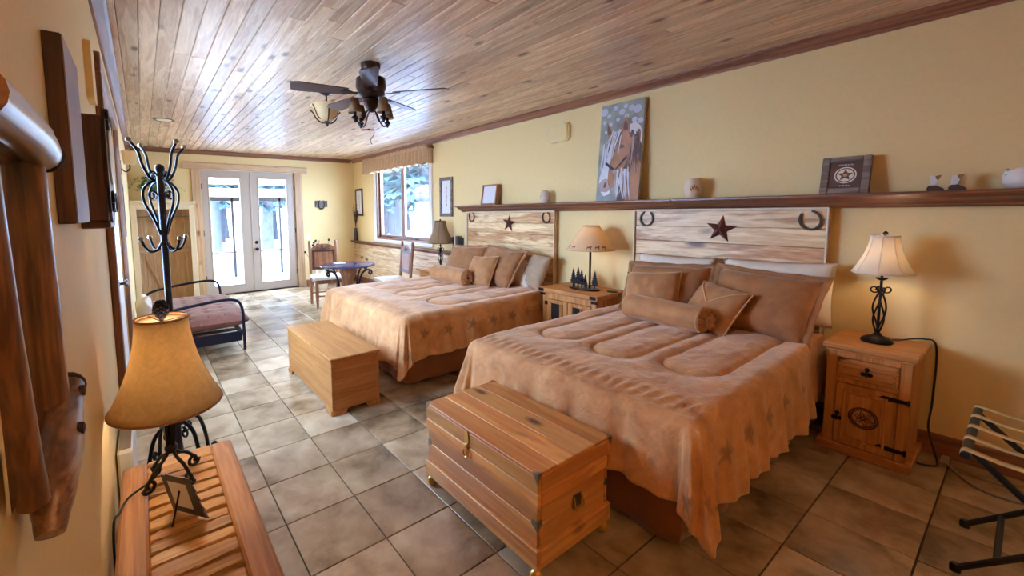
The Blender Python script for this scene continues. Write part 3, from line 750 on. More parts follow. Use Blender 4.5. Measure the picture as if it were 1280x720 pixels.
# ================================================================ TRUNK AND CHEST
def cedar_trunk():
    x0, x1, y0, y1 = 1.12, 1.56, .965, 1.67
    t = thing('cedar_trunk', 'knotty cedar trunk on casters with brass fittings', 'trunk', ((x0 + x1) / 2, (y0 + y1) / 2, 0))
    def band(nm, a, b, grow, par=None):
        g = grow; th = .02
        pr = box(nm, 'cedar_y', par or t, x0 - g, x0 - g + th, y0 - g, y1 + g, a, b, .0022)
        box('side_board', 'cedar_y', pr, x1 + g - th, x1 + g, y0 - g, y1 + g, a, b, .004)
        box('end_board', 'cedar_x', pr, x0 - g + th, x1 + g - th, y0 - g, y0 - g + th, a, b, .004)
        box('end_board', 'cedar_x', pr, x0 - g + th, x1 + g - th, y1 + g - th, y1 + g, a, b, .004)
        return pr
    band('base_board', .058, .135, .012)
    band('body_board', .136, .225, 0); band('body_board', .226, .298, 0)
    band('rim_board', .299, .352, .007)
    box('bottom_panel', 'cedar_y', t, x0 + .02, x1 - .02, y0 + .02, y1 - .02, .06, .075, .0)
    lid = band('lid_board', .356, .418, .007)
    k = 4; ww = (x1 - x0 + .014) / k
    for i in range(k): box('lid_plank', 'cedar_y', t, x0 - .007 + i * ww + .0006, x0 - .007 + (i + 1) * ww - .0006, y0 - .007, y1 + .007, .4185, .431, .003)
    for (x, y, sx, sy) in ((x0 - .008, y0 - .008, 1, 1), (x1 + .008, y0 - .008, -1, 1), (x0 - .008, y1 + .008, 1, -1), (x1 + .008, y1 + .008, -1, -1)):
        m = MB(); e = .028
        for z0_, z1_ in ((.385, .432),):
            m.prism([(0, 0), (e, 0), (0, -e * 1.4)], lambda a, b: (x + sx * a, y - sy * .001, z1_ + b), lambda a, b: (x + sx * a, y + sy * .001, z1_ + b))
            m.prism([(0, 0), (e, 0), (0, -e * 1.4)], lambda a, b: (x - sx * .001, y + sy * a, z1_ + b), lambda a, b: (x + sx * .001, y + sy * a, z1_ + b))
            m.prism([(0, 0), (e, 0), (0, e)], lambda a, b: (x + sx * a, y + sy * b, z1_), lambda a, b: (x + sx * a, y + sy * b, z1_ + .0016))
        obj('corner_cap', m, 'nickel', t)
        m = MB(); zz = .226
        xx, yy = x + sx * .007, y + sy * .007
        m.prism([(0, -.022), (.03, .0), (.02, .022), (0, .016)], lambda a, b: (xx + sx * a, yy - sy * .0015, zz + b), lambda a, b: (xx + sx * a, yy + sy * .001, zz + b))
        m.prism([(0, -.022), (.03, .0), (.02, .022), (0, .016)], lambda a, b: (xx - sx * .0015, yy + sy * a, zz + b), lambda a, b: (xx + sx * .001, yy + sy * a, zz + b))
        obj('corner_bracket', m, 'nickel', t)
        cs = obj('caster', MB().lathe([(0, .0), (.012, .002), (.023, .012), (.027, .025), (.023, .038), (.013, .048), (.009, .05), (.009, .058)], (x + sx * .018, y + sy * .018, 0), 16), 'brass', t, True)
    # hasp on the front (-x) face
    xf, yc = x0 - .008, (y0 + y1) / 2 + .04
    m = MB().prism([(-.013, .0), (-.016, -.03), (-.008, -.05), (.008, -.05), (.016, -.03), (.013, 0), (.008, .012), (-.008, .012)], lambda a, b: (xf, yc + a, .412 + b), lambda a, b: (xf - .004, yc + a, .412 + b))
    m.box(xf - .007, xf, yc - .006, yc + .006, .335, .365, .001)
    hs = obj('hasp', m, 'brass', t)
    obj('latch_ring', MB().tube([(xf - .008, yc + .017 * math.cos(a), .325 + .02 * math.sin(a)) for a in [2 * PI * i / 20 for i in range(20)]], .0042, 8, closed=True), 'brass', hs, True)
    # drop handle on the end (-y) face
    ye = y0 - .001; xc = (x0 + x1) / 2 + .01
    m = MB().box(xc - .026, xc + .026, ye - .003, ye, .205, .262, .001)
    hd_ = obj('handle_plate', m, 'nickel', t)
    obj('drop_handle', MB().tube(smooth_path([(xc - .024, ye - .006, .255), (xc - .027, ye - .014, .225), (xc - .018, ye - .018, .206), (xc + .018, ye - .018, .206), (xc + .027, ye - .014, .225), (xc + .024, ye - .006, .255)], 4), .004, 6), 'brass', hd_, True)
cedar_trunk()
def honey_chest():
    x0, x1, y0, y1, h = .985, 1.345, 2.637, 3.65, .40
    t = thing('blanket_chest', 'plain honey brown blanket chest at the foot of the far bed', 'chest', ((x0 + x1) / 2, (y0 + y1) / 2, 0))
    box('lid', 'oak_y', t, x0 - .008, x1 + .008, y0 - .008, y1 + .008, h - .02, h, .005)
    box('front_panel', 'oak_y', t, x0, x0 + .018, y0, y1, .03, h - .021, .003); box('back_panel', 'oak_y', t, x1 - .018, x1, y0, y1, .03, h - .021, .003)
    box('end_panel', 'oak_x', t, x0 + .018, x1 - .018, y0, y0 + .018, .03, h - .021, .003); box('end_panel', 'oak_x', t, x0 + .018, x1 - .018, y1 - .018, y1, .03, h - .021, .003)
    box('bottom_panel', 'oak_y', t, x0 + .018, x1 - .018, y0 + .018, y1 - .018, .035, .05, 0)
    for x in (x0, x1):
        for y in (y0, y1):
            sx = 1 if x == x0 else -1; sy = 1 if y == y0 else -1
            P = [(0, 0), (.09, 0), (.10, .012), (.11, .034), (0, .034)]
            m = MB(); m.prism(P, lambda a, b: (x + sx * a, y - sy * .008, b), lambda a, b: (x + sx * a, y + sy * .012, b))
            m.prism(P, lambda a, b: (x - sx * .008, y + sy * a, b), lambda a, b: (x + sx * .012, y + sy * a, b)); obj('bracket_foot', m, 'oak_y', t)
honey_chest()
# ================================================================ NIGHTSTANDS AND LAMPS
def rustic_nightstand(label, x0, x1, y0, y1, h):
    t = thing('nightstand', label, 'nightstand', ((x0 + x1) / 2, (y0 + y1) / 2, 0))
    box('top', 'rust_y', t, x0 - .02, x1, y0 - .02, y1 + .02, h - .032, h, .006)
    box('top_moulding', 'rust_y', t, x0 - .008, x1, y0 - .008, y1 + .008, h - .046, h - .033, .004)
    for a, b in ((y0, y0 + .02), (y1 - .02, y1)): box('side_panel', 'rust_z', t, x0 + .012, x1, a, b, .05, h - .047, .003)
    box('back_panel', 'rust_z', t, x1 - .012, x1, y0 + .02, y1 - .02, .05, h - .047, 0)
    m = MB(); fw = .042
    m.box(x0, x0 + .014, y0, y0 + fw, .05, h - .047, .003); m.box(x0, x0 + .014, y1 - fw, y1, .05, h - .047, .003)
    m.box(x0, x0 + .014, y0 + fw, y1 - fw, h - .075, h - .047, .002); m.box(x0, x0 + .014, y0 + fw, y1 - fw, h - .215, h - .19, .002)
    obj('face_frame', m, 'rust_z', t)
    box('base', 'rust_y', t, x0 - .022, x1, y0 - .022, y1 + .022, 0, .05, .006)
    # drawer
    a, b = y0 + fw + .003, y1 - fw - .003
    d = box('drawer', 'rust_y', t, x0 - .006, x0 + .013, a, b, h - .187, h - .078, .004)
    m = MB(); zz0, zz1 = h - .187, h - .078
    for q in ((a + .010, a + .022, zz0 + .01, zz1 - .01), (b - .022, b - .010, zz0 + .01, zz1 - .01), (a + .022, b - .022, zz0 + .01, zz0 + .022), (a + .022, b - .022, zz1 - .022, zz1 - .01)):
        m.box(x0 - .011, x0 - .005, *q, .002)
    obj('drawer_moulding', m, 'rust_y', d)
    def pull(par, y, z):
        x = x0 - .006; m = MB()
        for dy, dz, r in ((0, .016, .010), (-.013, -.012, .011), (.013, -.012, .011)):
            m.lathe([(r, 0), (r, -.003), (r * .6, -.006), (0, -.007)], (x, y + dy, z + dz), 10, 'x')
        m.box(x - .012, x, y - .004, y + .004, z - .02, z + .022, .001)
        m.tube([(x - .012, y, z + .012), (x - .016, y, z - .004), (x - .012, y, z - .022)], .004, 6)
        obj('iron_pull', m, 'iron', par, True)
    pull(d, (a + b) / 2, h - .133)
    # door
    dz0, dz1 = .054, h - .218
    dd = box('door', 'rust_z', t, x0 - .005, x0 + .012, a, b, dz0, dz1, .004)
    m = MB()
    ia, ib, iz0, iz1 = a + .03, b - .03, dz0 + .035, dz1 - .03
    for q in ((ia, ia + .013, iz0, iz1), (ib - .013, ib, iz0, iz1), (ia + .013, ib - .013, iz0, iz0 + .013), (ia + .013, ib - .013, iz1 - .013, iz1)): m.box(x0 - .013, x0 - .004, *q, .003)
    obj('door_moulding', m, 'rust_z', dd)
    box('door_panel', 'rust_z', dd, x0 - .009, x0 - .004, ia + .022, ib - .022, iz0 + .022, iz1 - .022, .003)
    yc, zc_ = (a + b) / 2, (iz0 + iz1) / 2; R = min((ib - ia) / 2 - .03, .058); xm = x0 - .010
    m = MB()
    for rr in (R, R * .83): m.tube([(xm, yc + rr * math.cos(2 * PI * i / 32), zc_ + rr * math.sin(2 * PI * i / 32)) for i in range(32)], .0035, 6, closed=True)
    for k in range(6):
        an = k * PI / 3 + .3; m.tube([(xm, yc + r_ * math.cos(an + o_), zc_ + r_ * math.sin(an + o_)) for r_, o_ in ((.004, 0), (R * .4, .35), (R * .75, 0), (R * .4, -.35), (.004, 0))], .0022, 5)
    obj('carved_medallion', m, 'dkwood', dd, True)
    pull(dd, b - .013, (dz0 + dz1) / 2 - .02)
    for z in (dz0 + .05, dz1 - .03):
        m = MB().prism([(-.004, -.008), (-.004, .008), (.05, .011), (.09, .012), (.105, 0), (.09, -.012), (.05, -.011)], lambda q, r_: (x0 - .006, y0 + .005 + q, z + r_), lambda q, r_: (x0 - .0105, y0 + .005 + q, z + r_))
        m.lathe([(.006, -.014), (.006, .014)], (x0 - .008, y0 + .004, z), 8); obj('strap_hinge', m, 'iron', dd)
    return t
rustic_nightstand('rustic pine nightstand with carved round medallion, beside the nearer bed', 3.16, W - .02, .30, .622, .62)
def twig_nightstand(label, x0, x1, y0, y1, h):
    t = thing('nightstand', label, 'nightstand', ((x0 + x1) / 2, (y0 + y1) / 2, 0))
    n = 3; ww = (x1 - x0 + .025) / n
    for k in range(n): box('top_board', 'rust_y', t, x0 - .025 + k * ww + .0006, x0 - .025 + (k + 1) * ww - .0006, y0 - .025, y1 + .025, h - .04, h, .005)
    for a, b in ((y0, y0 + .022), (y1 - .022, y1)): box('side_panel', 'rust_z', t, x0 + .016, x1, a, b, .0, h - .041, .003)
    box('back_panel', 'rust_z', t, x1 - .012, x1, y0 + .022, y1 - .022, .02, h - .041, 0)
    m = MB(); m.box(x0, x0 + .016, y0, y0 + .05, 0, h - .041, .003); m.box(x0, x0 + .016, y1 - .05, y1, 0, h - .041, .003)
    m.box(x0, x0 + .016, y0 + .05, y1 - .05, h - .10, h - .041, .002); m.box(x0, x0 + .016, y0 + .05, y1 - .05, .04, .10, .002)
    obj('face_frame', m, 'rust_z', t)
    ym = (y0 + y1) / 2
    for a, b in ((y0 + .052, ym - .002), (ym + .002, y1 - .052)):
        m = MB(); z0_, z1_ = .103, h - .103; f_ = .05
        m.box(x0 - .004, x0 + .014, a, a + f_, z0_, z1_, .003); m.box(x0 - .004, x0 + .014, b - f_, b, z0_, z1_, .003)
        m.box(x0 - .004, x0 + .014, a + f_, b - f_, z0_, z0_ + f_, .003); m.box(x0 - .004, x0 + .014, a + f_, b - f_, z1_ - f_ * .7, z1_, .003)
        d = obj('door', m, 'rust_z', t)
        box('door_panel', 'bark', d, x0 + .008, x0 + .013, a + f_ - .002, b - f_ + .002, z0_ + f_ - .002, z1_ - f_ * .7 + .002, 0)
        y = a + f_ + .006
        while y < b - f_ - .004:
            r_ = random.uniform(.005, .008); m = MB()
            m.tube([(x0 + .002, y + random.uniform(-.002, .002), z0_ + f_ + (z1_ - f_ * 1.7 - z0_) * i / 5) for i in range(6)], [r_ * random.uniform(.8, 1.15) for _ in range(6)], 7)
            obj('twig', m, random.choice(('bark', 'twig', 'rust_z')), d, True); y += r_ * 2 + .001
    for y in (y0 - .01, y1 - .03):
        m = MB().box(x0 - .006, x0 + .0, y, y + .06, h - .075, h - .052, .003).box(x0 - .028, x0 - .024, y, y + .06, h - .034, h - .006, .002); obj('iron_strap', m, 'iron', t)
    for z in (.2, h - .16): box('hinge', 'iron', t, x0 - .008, x0 - .003, y1 - .062, y1 - .03, z, z + .035, .001)
    return t
twig_nightstand('wide pine nightstand with twig panel doors between the beds', 3.10, W - .02, 2.06, 2.63, .655)
t = thing('nightstand', 'small brown nightstand beyond the far bed under the window lamp', 'nightstand', (3.32, 4.64, 0))
box('top', 'rust_y', t, 3.10, W - .03, 4.42, 4.88, .57, .60, .005)
box('body', 'rust_z', t, 3.14, W - .03, 4.45, 4.85, .06, .569, .003); box('base', 'rust_y', t, 3.12, W - .03, 4.43, 4.87, 0, .059, .004)
dq = box('drawer', 'rust_y', t, 3.128, 3.139, 4.48, 4.82, .44, .55, .003); obj('knob', MB().lathe([(.008, 0), (.014, -.018), (0, -.024)], (3.128, 4.65, .495), 10, 'x'), 'iron', dq, True)

def bell(R0, R1, z0, z1, n=14, p=1.8):
    return [(R0 + (R1 - R0) * (1 - (1 - i / n) ** p), z0 + (z1 - z0) * i / n) for i in range(n + 1)]
def shade(parent, mat, c, R0, R1, z0, z1, p=1.8, seg=32, sides=None, ribs=0, rimmat='piping', th=.003):
    pr = bell(R0, R1, z0, z1, 14, p); m = MB()
    k = seg if not sides else sides * 4
    def rad(r, a):
        if not sides: return r
        s = PI / sides; aa = (a % (2 * s)) - s; return r * (.6 + .4 * math.cos(s) / math.cos(aa))
    def fn(u, v):
        r, z = pr[int(round(v * 14))]; a = 2 * PI * u; q = rad(r, a); return (c[0] + q * math.cos(a), c[1] + q * math.sin(a), z)
    m.grid(fn, k, 14, True)
    o = obj('lamp_shade', m, mat, parent, True, ang=3); md = o.modifiers.new('thickness', 'SOLIDIFY'); md.thickness = th; md.offset = 0
    for (r, z) in (pr[0], pr[-1]):
        m = MB().tube([(c[0] + rad(r, 2 * PI * i / k) * math.cos(2 * PI * i / k), c[1] + rad(r, 2 * PI * i / k) * math.sin(2 * PI * i / k), z) for i in range(k)], .004, 6, closed=True); obj('rim', m, rimmat, o, True)
    for j in range(ribs):
        a = 2 * PI * j / ribs
        m = MB().tube([(c[0] + (rad(r, a) + .001) * math.cos(a), c[1] + (rad(r, a) + .001) * math.sin(a), z) for r, z in pr], .0022, 5); obj('seam', m, rimmat, o, True)
    # spider holding the shade
    m = MB()
    for a in (0, 2 * PI / 3, 4 * PI / 3): m.tube([(c[0], c[1], z1 - .012), (c[0] + R1 * .98 * math.cos(a), c[1] + R1 * .98 * math.sin(a), z1 - .002)], .0018, 5)
    obj('spider', m, 'bronze', o, True)
    return o
K['shade_white'] = shade_mat('white_silk_shade', sr(240, 228, 210), .45, var=.03)
K['shade_parch'] = shade_mat('parchment_shade', sr(240, 214, 172), .45, var=.06, scale=10)
K['shade_hide'] = shade_mat('rawhide_shade', sr(216, 192, 150), .34, var=.14, scale=34)
K['shade_taupe'] = shade_mat('taupe_shade', sr(176, 142, 106), .35, var=.04)
K['shade_plaid'] = shade_mat('brown_mini_shade', sr(150, 110, 72), .4, var=.15, scale=60)
K['alabaster'] = shade_mat('amber_glass_bowl', sr(236, 206, 150), .4, .3, .12, 7)

def scroll_lamp(label, x, y, z, hs0, hs1, R0, R1, smat, sides, seed=0, k=1.0, cage=True, ribs=8, group=None):
    """iron lamp: dish base, twisted bulb cage, scrolls, shade"""
    t = thing('table_lamp', label, 'lamp', (x, y, z), group)
    obj('base', MB().lathe([(0, 0), (.062 * k, 0), (.066 * k, .008), (.060 * k, .020), (.045 * k, .030), (.020 * k, .040), (.012 * k, .055)], (x, y, z), 24), 'iron', t, True)
    zc0, zc1 = z + .052 * k, z + (hs0 - z) * .74
    for q in range(4):
        a0 = q * PI / 2
        pts = []
        for i in range(17):
            v = i / 16; r = (.005 + .024 * math.sin(PI * v) ** 1.1) * k; a = a0 + 2.2 * v
            pts.append((x + r * math.cos(a), y + r * math.sin(a), zc0 + (zc1 - zc0) * v))
        obj('cage_rod', MB().tube(pts, .0042 * k, 6), 'iron', t, True)
    for q in range(4):
        a = q * PI / 2 + .5; P = spiral(.026 * k, 0, .022 * k, .006 * k, -PI * .9, PI * 1.3, 18)
        obj('scroll', MB().tube([(x + r * math.cos(a), y + r * math.sin(a), zc1 + .01 * k + h_) for r, h_ in P], .004 * k, 6), 'iron', t, True)
    obj('stem', MB().tube([(x, y, z + .03), (x, y, hs1 - .01)], .006 * k, 8), 'iron', t, True)
    obj('drip_cup', MB().lathe([(.006, 0), (.022 * k, .010), (.026 * k, .018), (.012, .020)], (x, y, hs0 - .045 * k), 16), 'iron', t, True)
    obj('socket', MB().lathe([(.012, 0), (.016, .01), (.016, .05), (.012, .06)], (x, y, hs0 + .0), 12), 'brass', t, True)
    obj('finial', MB().lathe([(.004, -.012), (.004, .004), (.010, .010), (.011, .018), (.004, .026), (0, .028)], (x, y, hs1), 12), 'iron', t, True)
    shade(t, smat, (x, y), R0, R1, hs0, hs1, 1.7, 32, sides, ribs, 'linen' if smat == 'shade_white' else 'bronze')
    return t
rlamp = scroll_lamp('black iron scroll lamp with white silk bell shade on the medallion nightstand', 3.345, .462, .62, 1.012, 1.215, .122, .055, 'shade_white', 8)
bulb((3.345, .462, 1.10), 1.6, (1, .82, .6))
scroll_lamp('iron cage lamp with taupe bell shade standing beside the window', 3.34, 4.62, .60, .955, 1.255, .185, .075, 'shade_taupe', None, 1, 1.15)

def moose_lamp(x, y, z):
    t = thing('table_lamp', 'lamp with parchment cone shade and metal pine tree base, on the twig nightstand', 'lamp', (x, y, z))
    obj('base', MB().lathe([(0, 0), (.15, 0), (.155, .006), (.15, .014), (.0, .016)], (x - .01, y + .05, z), 32, sx=.6, sy=1.0), 'bronze', t, True)
    obj('pole', MB().tube([(x, y, z + .01), (x, y, 1.20)], .010, 10), 'bronze', t, True)
    def tree(yy, xx, h):
        P = [(-.006, 0), (-.006, h * .14)]; n = 6
        for k in range(n):
            zz = h * (.14 + .78 * k / n); wd = h * .26 * (1 - k / n) + .004
            P += [(-wd, zz), (-wd * .45, zz + h * .11)]
        P += [(0, h)]; P = P + [(-a, b) for a, b in P[-2::-1]]
        obj('metal_pine', MB().prism(P, lambda a, b: (xx - .002, yy + a, z + .014 + b), lambda a, b: (xx + .002, yy + a, z + .014 + b)), 'iron', t)
    for yy, xx, h in ((y + .175, x, .17), (y + .13, x + .01, .185), (y + .09, x + .006, .165), (y - .045, x + .01, .165), (y + .055, x + .012, .12)): tree(yy, xx, h)
    def moose(yc, xx, s):
        P = [(-.05, .0), (-.042, 0), (-.04, .04), (-.01, .045), (.022, .04), (.024, 0), (.032, 0), (.036, .045), (.05, .052), (.066, .05), (.07, .06), (.058, .072), (.062, .088), (.045, .09), (.044, .074), (.025, .082), (-.01, .076), (-.045, .072), (-.054, .05)]
        obj('metal_moose', MB().prism([(a * s, b * s) for a, b in P], lambda a, b: (xx - .002, yc + a, z + .014 + b), lambda a, b: (xx + .002, yc + a, z + .014 + b)), 'iron', t)
    moose(y + .11, x - .03, 1.); moose(y + .04, x - .036, .75)
    s = shade(t, 'shade_parch', (x, y), .205, .072, 1.022, 1.235, 1.0, 40, None, 0, 'piping')
    # printed deer along the hem, on the outside of the shade
    for k, a in enumerate((-2.6, -2.25, -1.95, 2.9, 2.5)):
        m = MB(); P = [(-.02, 0), (-.016, 0), (-.014, .016), (.010, .016), (.012, 0), (.016, 0), (.018, .02), (.026, .03), (.024, .036), (.016, .03), (-.016, .027)]
        fn = lambda u, v, e: (x + (.205 - (.012 + v) * .624 + e) * math.cos(a + u / .19), y + (.205 - (.012 + v) * .624 + e) * math.sin(a + u / .19), 1.022 + .012 + v)
        m.prism(P, lambda u, v: fn(u, v, .0035), lambda u, v: fn(u, v, .0025)); obj('deer_print', m, 'chairwood', s)
moose_lamp(3.31, 2.27, .655)
bulb((3.31, 2.27, 1.12), .8, (1, .82, .6))
tag(obj('coaster', MB().lathe([(0, 0), (.045, 0), (.047, .006), (.04, .009), (.0, .007)], (3.38, 2.09, .655), 20), 'bronze', None, True, org=(3.38, 2.09, .655)), 'round dark coaster on the twig nightstand', 'coaster')

# ================================================================ THINGS ON THE SHELF
def leaning(fn_name, label, cat, y0, y1, h, d, xb, xt): pass
def lean_matrix(xb, z, lean): return Matrix.Translation((xb, 0, z)) @ Matrix.Rotation(lean, 4, 'Y')
# horse painting: local y = across, local z = up, front face at -x
K['canvas_bg'] = plain('blurred_forest_paint', sr(150, 150, 140), .6, var=.35, scale=9)
K['horse_brown'] = plain('chestnut_paint', sr(166, 112, 76), .6, var=.18, scale=14)
K['horse_dark'] = plain('dark_mane_paint', sr(92, 60, 48), .6, var=.25, scale=22)
K['horse_white'] = plain('white_mane_paint', sr(226, 224, 226), .6, var=.08, scale=26)
K['horse_pink'] = plain('grey_muzzle_paint', sr(176, 152, 146), .6, var=.12, scale=18)
K['bokeh'] = plain('pale_light_spot_paint', sr(206, 212, 226), .6)
yc, pw_, ph_ = 2.115, .40, .86
t = thing('horse_painting', 'tall canvas painting of a haltered horse head leaning on the shelf', 'painting', (W - .115, yc, ZS))
Mp = lean_matrix(W - .115, ZS, math.radians(4.6))
def canv(nm, poly, mat, e, par, thick=.0012):
    """poly in picture units: u 0..1 left to right, v 0..1 bottom to top (left = +y)"""
    m = MB().prism(poly, lambda u, v: (-e, yc + pw_ / 2 - u * pw_, v * ph_), lambda u, v: (-e - thick, yc + pw_ / 2 - u * pw_, v * ph_)); m.xf(Mp)
    return obj(nm, m, mat, par)
m = MB().box(0, .032, yc - pw_ / 2, yc + pw_ / 2, 0, ph_, .003); m.xf(Mp); cv = obj('canvas', m, 'canvas_bg', t)
for u, v, r_ in ((.08, .93, .09), (.2, .88, .05), (.35, .95, .06), (.5, .9, .07), (.42, .83, .045), (.62, .85, .055), (.72, .92, .07), (.85, .9, .09), (.8, .8, .06), (.25, .79, .05), (.1, .82, .05), (.93, .78, .06), (.58, .95, .05), (.15, .72, .035), (.9, .68, .05)):
    canv('light_spot', [(u + r_ * math.cos(a), v + r_ * .45 * math.sin(a)) for a in [2 * PI * i / 14 for i in range(14)]] if .0 < u - r_ and u + r_ < 1 and v + r_ * .45 < 1 else [(max(0, min(1, u + r_ * math.cos(a))), max(0, min(1, v + r_ * .45 * math.sin(a)))) for a in [2 * PI * i / 14 for i in range(14)]], 'bokeh', .0005, cv)
canv('neck', [(.52, 0), (1, 0), (1, .60), (.93, .67), (.80, .71), (.68, .70), (.60, .5), (.50, .3)], 'horse_dark', .0010, cv)
canv('shoulder', [(.70, 0), (1, 0), (1, .36), (.90, .44), (.80, .34), (.74, .16)], 'horse_brown', .0016, cv)
canv('crest', [(.66, .69), (.72, .76), (.84, .78), (.95, .72), (1, .63), (1, .54), (.92, .62), (.80, .67)], 'horse_white', .0020, cv)
canv('face', [(.33, .66), (.45, .71), (.58, .71), (.70, .68), (.76, .60), (.76, .50), (.70, .40), (.60, .30), (.50, .24), (.45, .17), (.36, .13), (.27, .15), (.26, .26), (.32, .40), (.36, .52)], 'horse_brown', .0024, cv)
canv('jaw', [(.70, .40), (.76, .50), (.76, .42), (.68, .30), (.56, .23), (.50, .24), (.60, .30)], 'horse_dark', .0034, cv)
canv('blaze', [(.30, .66), (.40, .66), (.38, .56), (.33, .45), (.28, .33), (.27, .22), (.22, .14), (.12, .11), (.06, .16), (.07, .25), (.14, .36), (.19, .50), (.23, .60)], 'horse_white', .0036, cv)
canv('muzzle', [(.06, .18), (.10, .11), (.20, .075), (.32, .09), (.36, .13), (.30, .17), (.28, .22), (.22, .235), (.13, .22)], 'horse_pink', .0044, cv)
canv('chin', [(.12, .10), (.20, .05), (.34, .07), (.36, .12), (.26, .09)], 'horse_white', .0052, cv)
canv('nostril', [(.18, .155), (.205, .135), (.25, .15), (.25, .19), (.215, .20)], 'horse_dark', .0056, cv)
canv('eye', [(.49, .545), (.53, .57), (.59, .565), (.62, .545), (.57, .53), (.52, .53)], 'horse_dark', .0048, cv)
for P in ([(.22, .65), (.165, .74), (.165, .82), (.24, .77), (.35, .67)], [(.53, .68), (.53, .77), (.61, .85), (.69, .77), (.72, .68)]):
    canv('ear', P, 'horse_brown', .0032, cv); c_ = (sum(p[0] for p in P) / 5, sum(p[1] for p in P) / 5)
    canv('inner_ear', [(c_[0] + (x - c_[0]) * .55, c_[1] + (y - c_[1]) * .62) for x, y in P], 'horse_dark', .0046, cv)
rg = random.Random(21)
def lock(u0, v0, u1, v1, w_, mat, e, sway=.03):
    n = 7; A, B = [], []
    for i in range(n + 1):
        q = i / n; u = u0 + (u1 - u0) * q + sway * math.sin(q * PI); v = v0 + (v1 - v0) * q; hw = w_ * (1 - q) ** .6 * .5 + .001
        A.append((min(1, max(0, u - hw)), max(0, v))); B.append((min(1, max(0, u + hw)), max(0, v)))
    canv('mane_lock', A + B[::-1], mat, e, cv, .0005)
for k in range(22): u = rg.uniform(.32, .56); lock(u, rg.uniform(.69, .73), u - rg.uniform(.04, .20), rg.uniform(.40, .58), .028, ('horse_white', 'horse_white', 'horse_dark', 'horse_pink')[k % 4], .0054 + .00015 * k, rg.uniform(-.03, .03))
for k in range(24): u = rg.uniform(.46, .76); lock(u, rg.uniform(.22, .34), u + rg.uniform(-.06, .12), rg.uniform(.0, .08), .032, ('horse_white', 'horse_white', 'bokeh', 'horse_pink')[k % 4], .0044 + .00015 * k, rg.uniform(-.03, .03))
for k in range(22): u = rg.uniform(.72, .96); lock(u, rg.uniform(.60, .70), u + rg.uniform(-.06, .06), rg.uniform(.25, .45), .03, ('horse_dark', 'horse_brown', 'horse_dark', 'horse_pink')[k % 4], .0034 + .00015 * k, rg.uniform(-.03, .03))
for k in range(14): u = rg.uniform(.10, .26); lock(u, rg.uniform(.45, .6), u - rg.uniform(.0, .06), rg.uniform(.22, .4), .018, 'horse_white' if k % 2 else 'bokeh', .0046 + .00015 * k, rg.uniform(-.02, .02))
canv('halter_strap', [(.19, .385), (.22, .405), (.43, .325), (.42, .295)], 'navy', .0096, cv)
canv('halter_strap', [(.42, .30), (.45, .325), (.69, .455), (.70, .425)], 'navy', .0096, cv)
canv('halter_ring', [(.43 + .045 * math.cos(a), .30 + .021 * math.sin(a)) for a in [2 * PI * i / 14 for i in range(14)]], 'nickel', .0106, cv)
# star sign
yc2, s_, hh = .665, .215, .225
t = thing('star_sign', 'weathered wood frame with a ringed star print, on the shelf', 'sign', (W - .10, yc2, ZS))
Ms = lean_matrix(W - .10, ZS, math.radians(11))
def sg(nm, mat, par, y0, y1, z0, z1, e0, e1, bev=.002):
    m = MB().box(-e1, -e0, yc2 + y0, yc2 + y1, z0, z1, bev); m.xf(Ms); return obj(nm, m, mat, par)
b = s_ / 2
fr = sg('frame_side', 'greywood', t, -b, -b + .036, 0, hh, -.02, .010, .004); sg('frame_side', 'greywood', t, b - .036, b, 0, hh, -.02, .010, .004)
sg('frame_rail', 'greywood', t, -b + .036, b - .036, 0, .036, -.02, .010, .004); sg('frame_rail', 'greywood', t, -b + .036, b - .036, hh - .036, hh, -.02, .010, .004)
K['signboard'] = plain('brown_sign_board', sr(92, 56, 42), .6, var=.08)
bd = sg('board', 'signboard', t, -b + .034, b - .034, .034, hh - .034, -.012, .0, 0)
zc2 = hh / 2
def ring(r0, r1, mat, e):
    m = MB(); n = 36
    for i in range(n):
        a, c2 = 2 * PI * i / n, 2 * PI * (i + 1) / n
        P = [(r0 * math.cos(a), r0 * math.sin(a)), (r1 * math.cos(a), r1 * math.sin(a)), (r1 * math.cos(c2), r1 * math.sin(c2)), (r0 * math.cos(c2), r0 * math.sin(c2))]
        m.prism(P, lambda y, z: (-e, yc2 + y, zc2 + z), lambda y, z: (-e - .001, yc2 + y, zc2 + z))
    m.xf(Ms); obj('ring_print', m, mat, bd)
ring(.043, .049, 'ivory', .0005); ring(.0, .037, 'ivory', .0005)
m = MB().prism(star_poly(.036, .0165), lambda y, z: (-.0016, yc2 - y, zc2 + z), lambda y, z: (-.0026, yc2 - y, zc2 + z)); m.xf(Ms); obj('star_print', m, 'signboard', bd)
m = MB().prism([(.011 * math.cos(PI / 2 + 2 * PI * i / 5), .011 * math.sin(PI / 2 + 2 * PI * i / 5)) for i in range(5)], lambda y, z: (-.0027, yc2 + y, zc2 + z), lambda y, z: (-.0035, yc2 + y, zc2 + z)); m.xf(Ms); obj('star_center', m, 'piping', bd)
for z, n, w_ in ((zc2 + .062, 9, .0062), (zc2 - .064, 6, .0062)):
    m = MB(); rg = random.Random(n)
    for k in range(n):
        y = (k - (n - 1) / 2) * w_ * 1.22
        m.box(-.0016, -.0004, yc2 + y - w_ * .4, yc2 + y - w_ * .1, z - .004, z + .004); m.box(-.0016, -.0004, yc2 + y - w_ * .1, yc2 + y + w_ * .4, z + (.002 if k % 2 else -.001), z + (.004 if k % 2 else .001))
    m.xf(Ms); obj('lettering', m, 'ivory', bd)
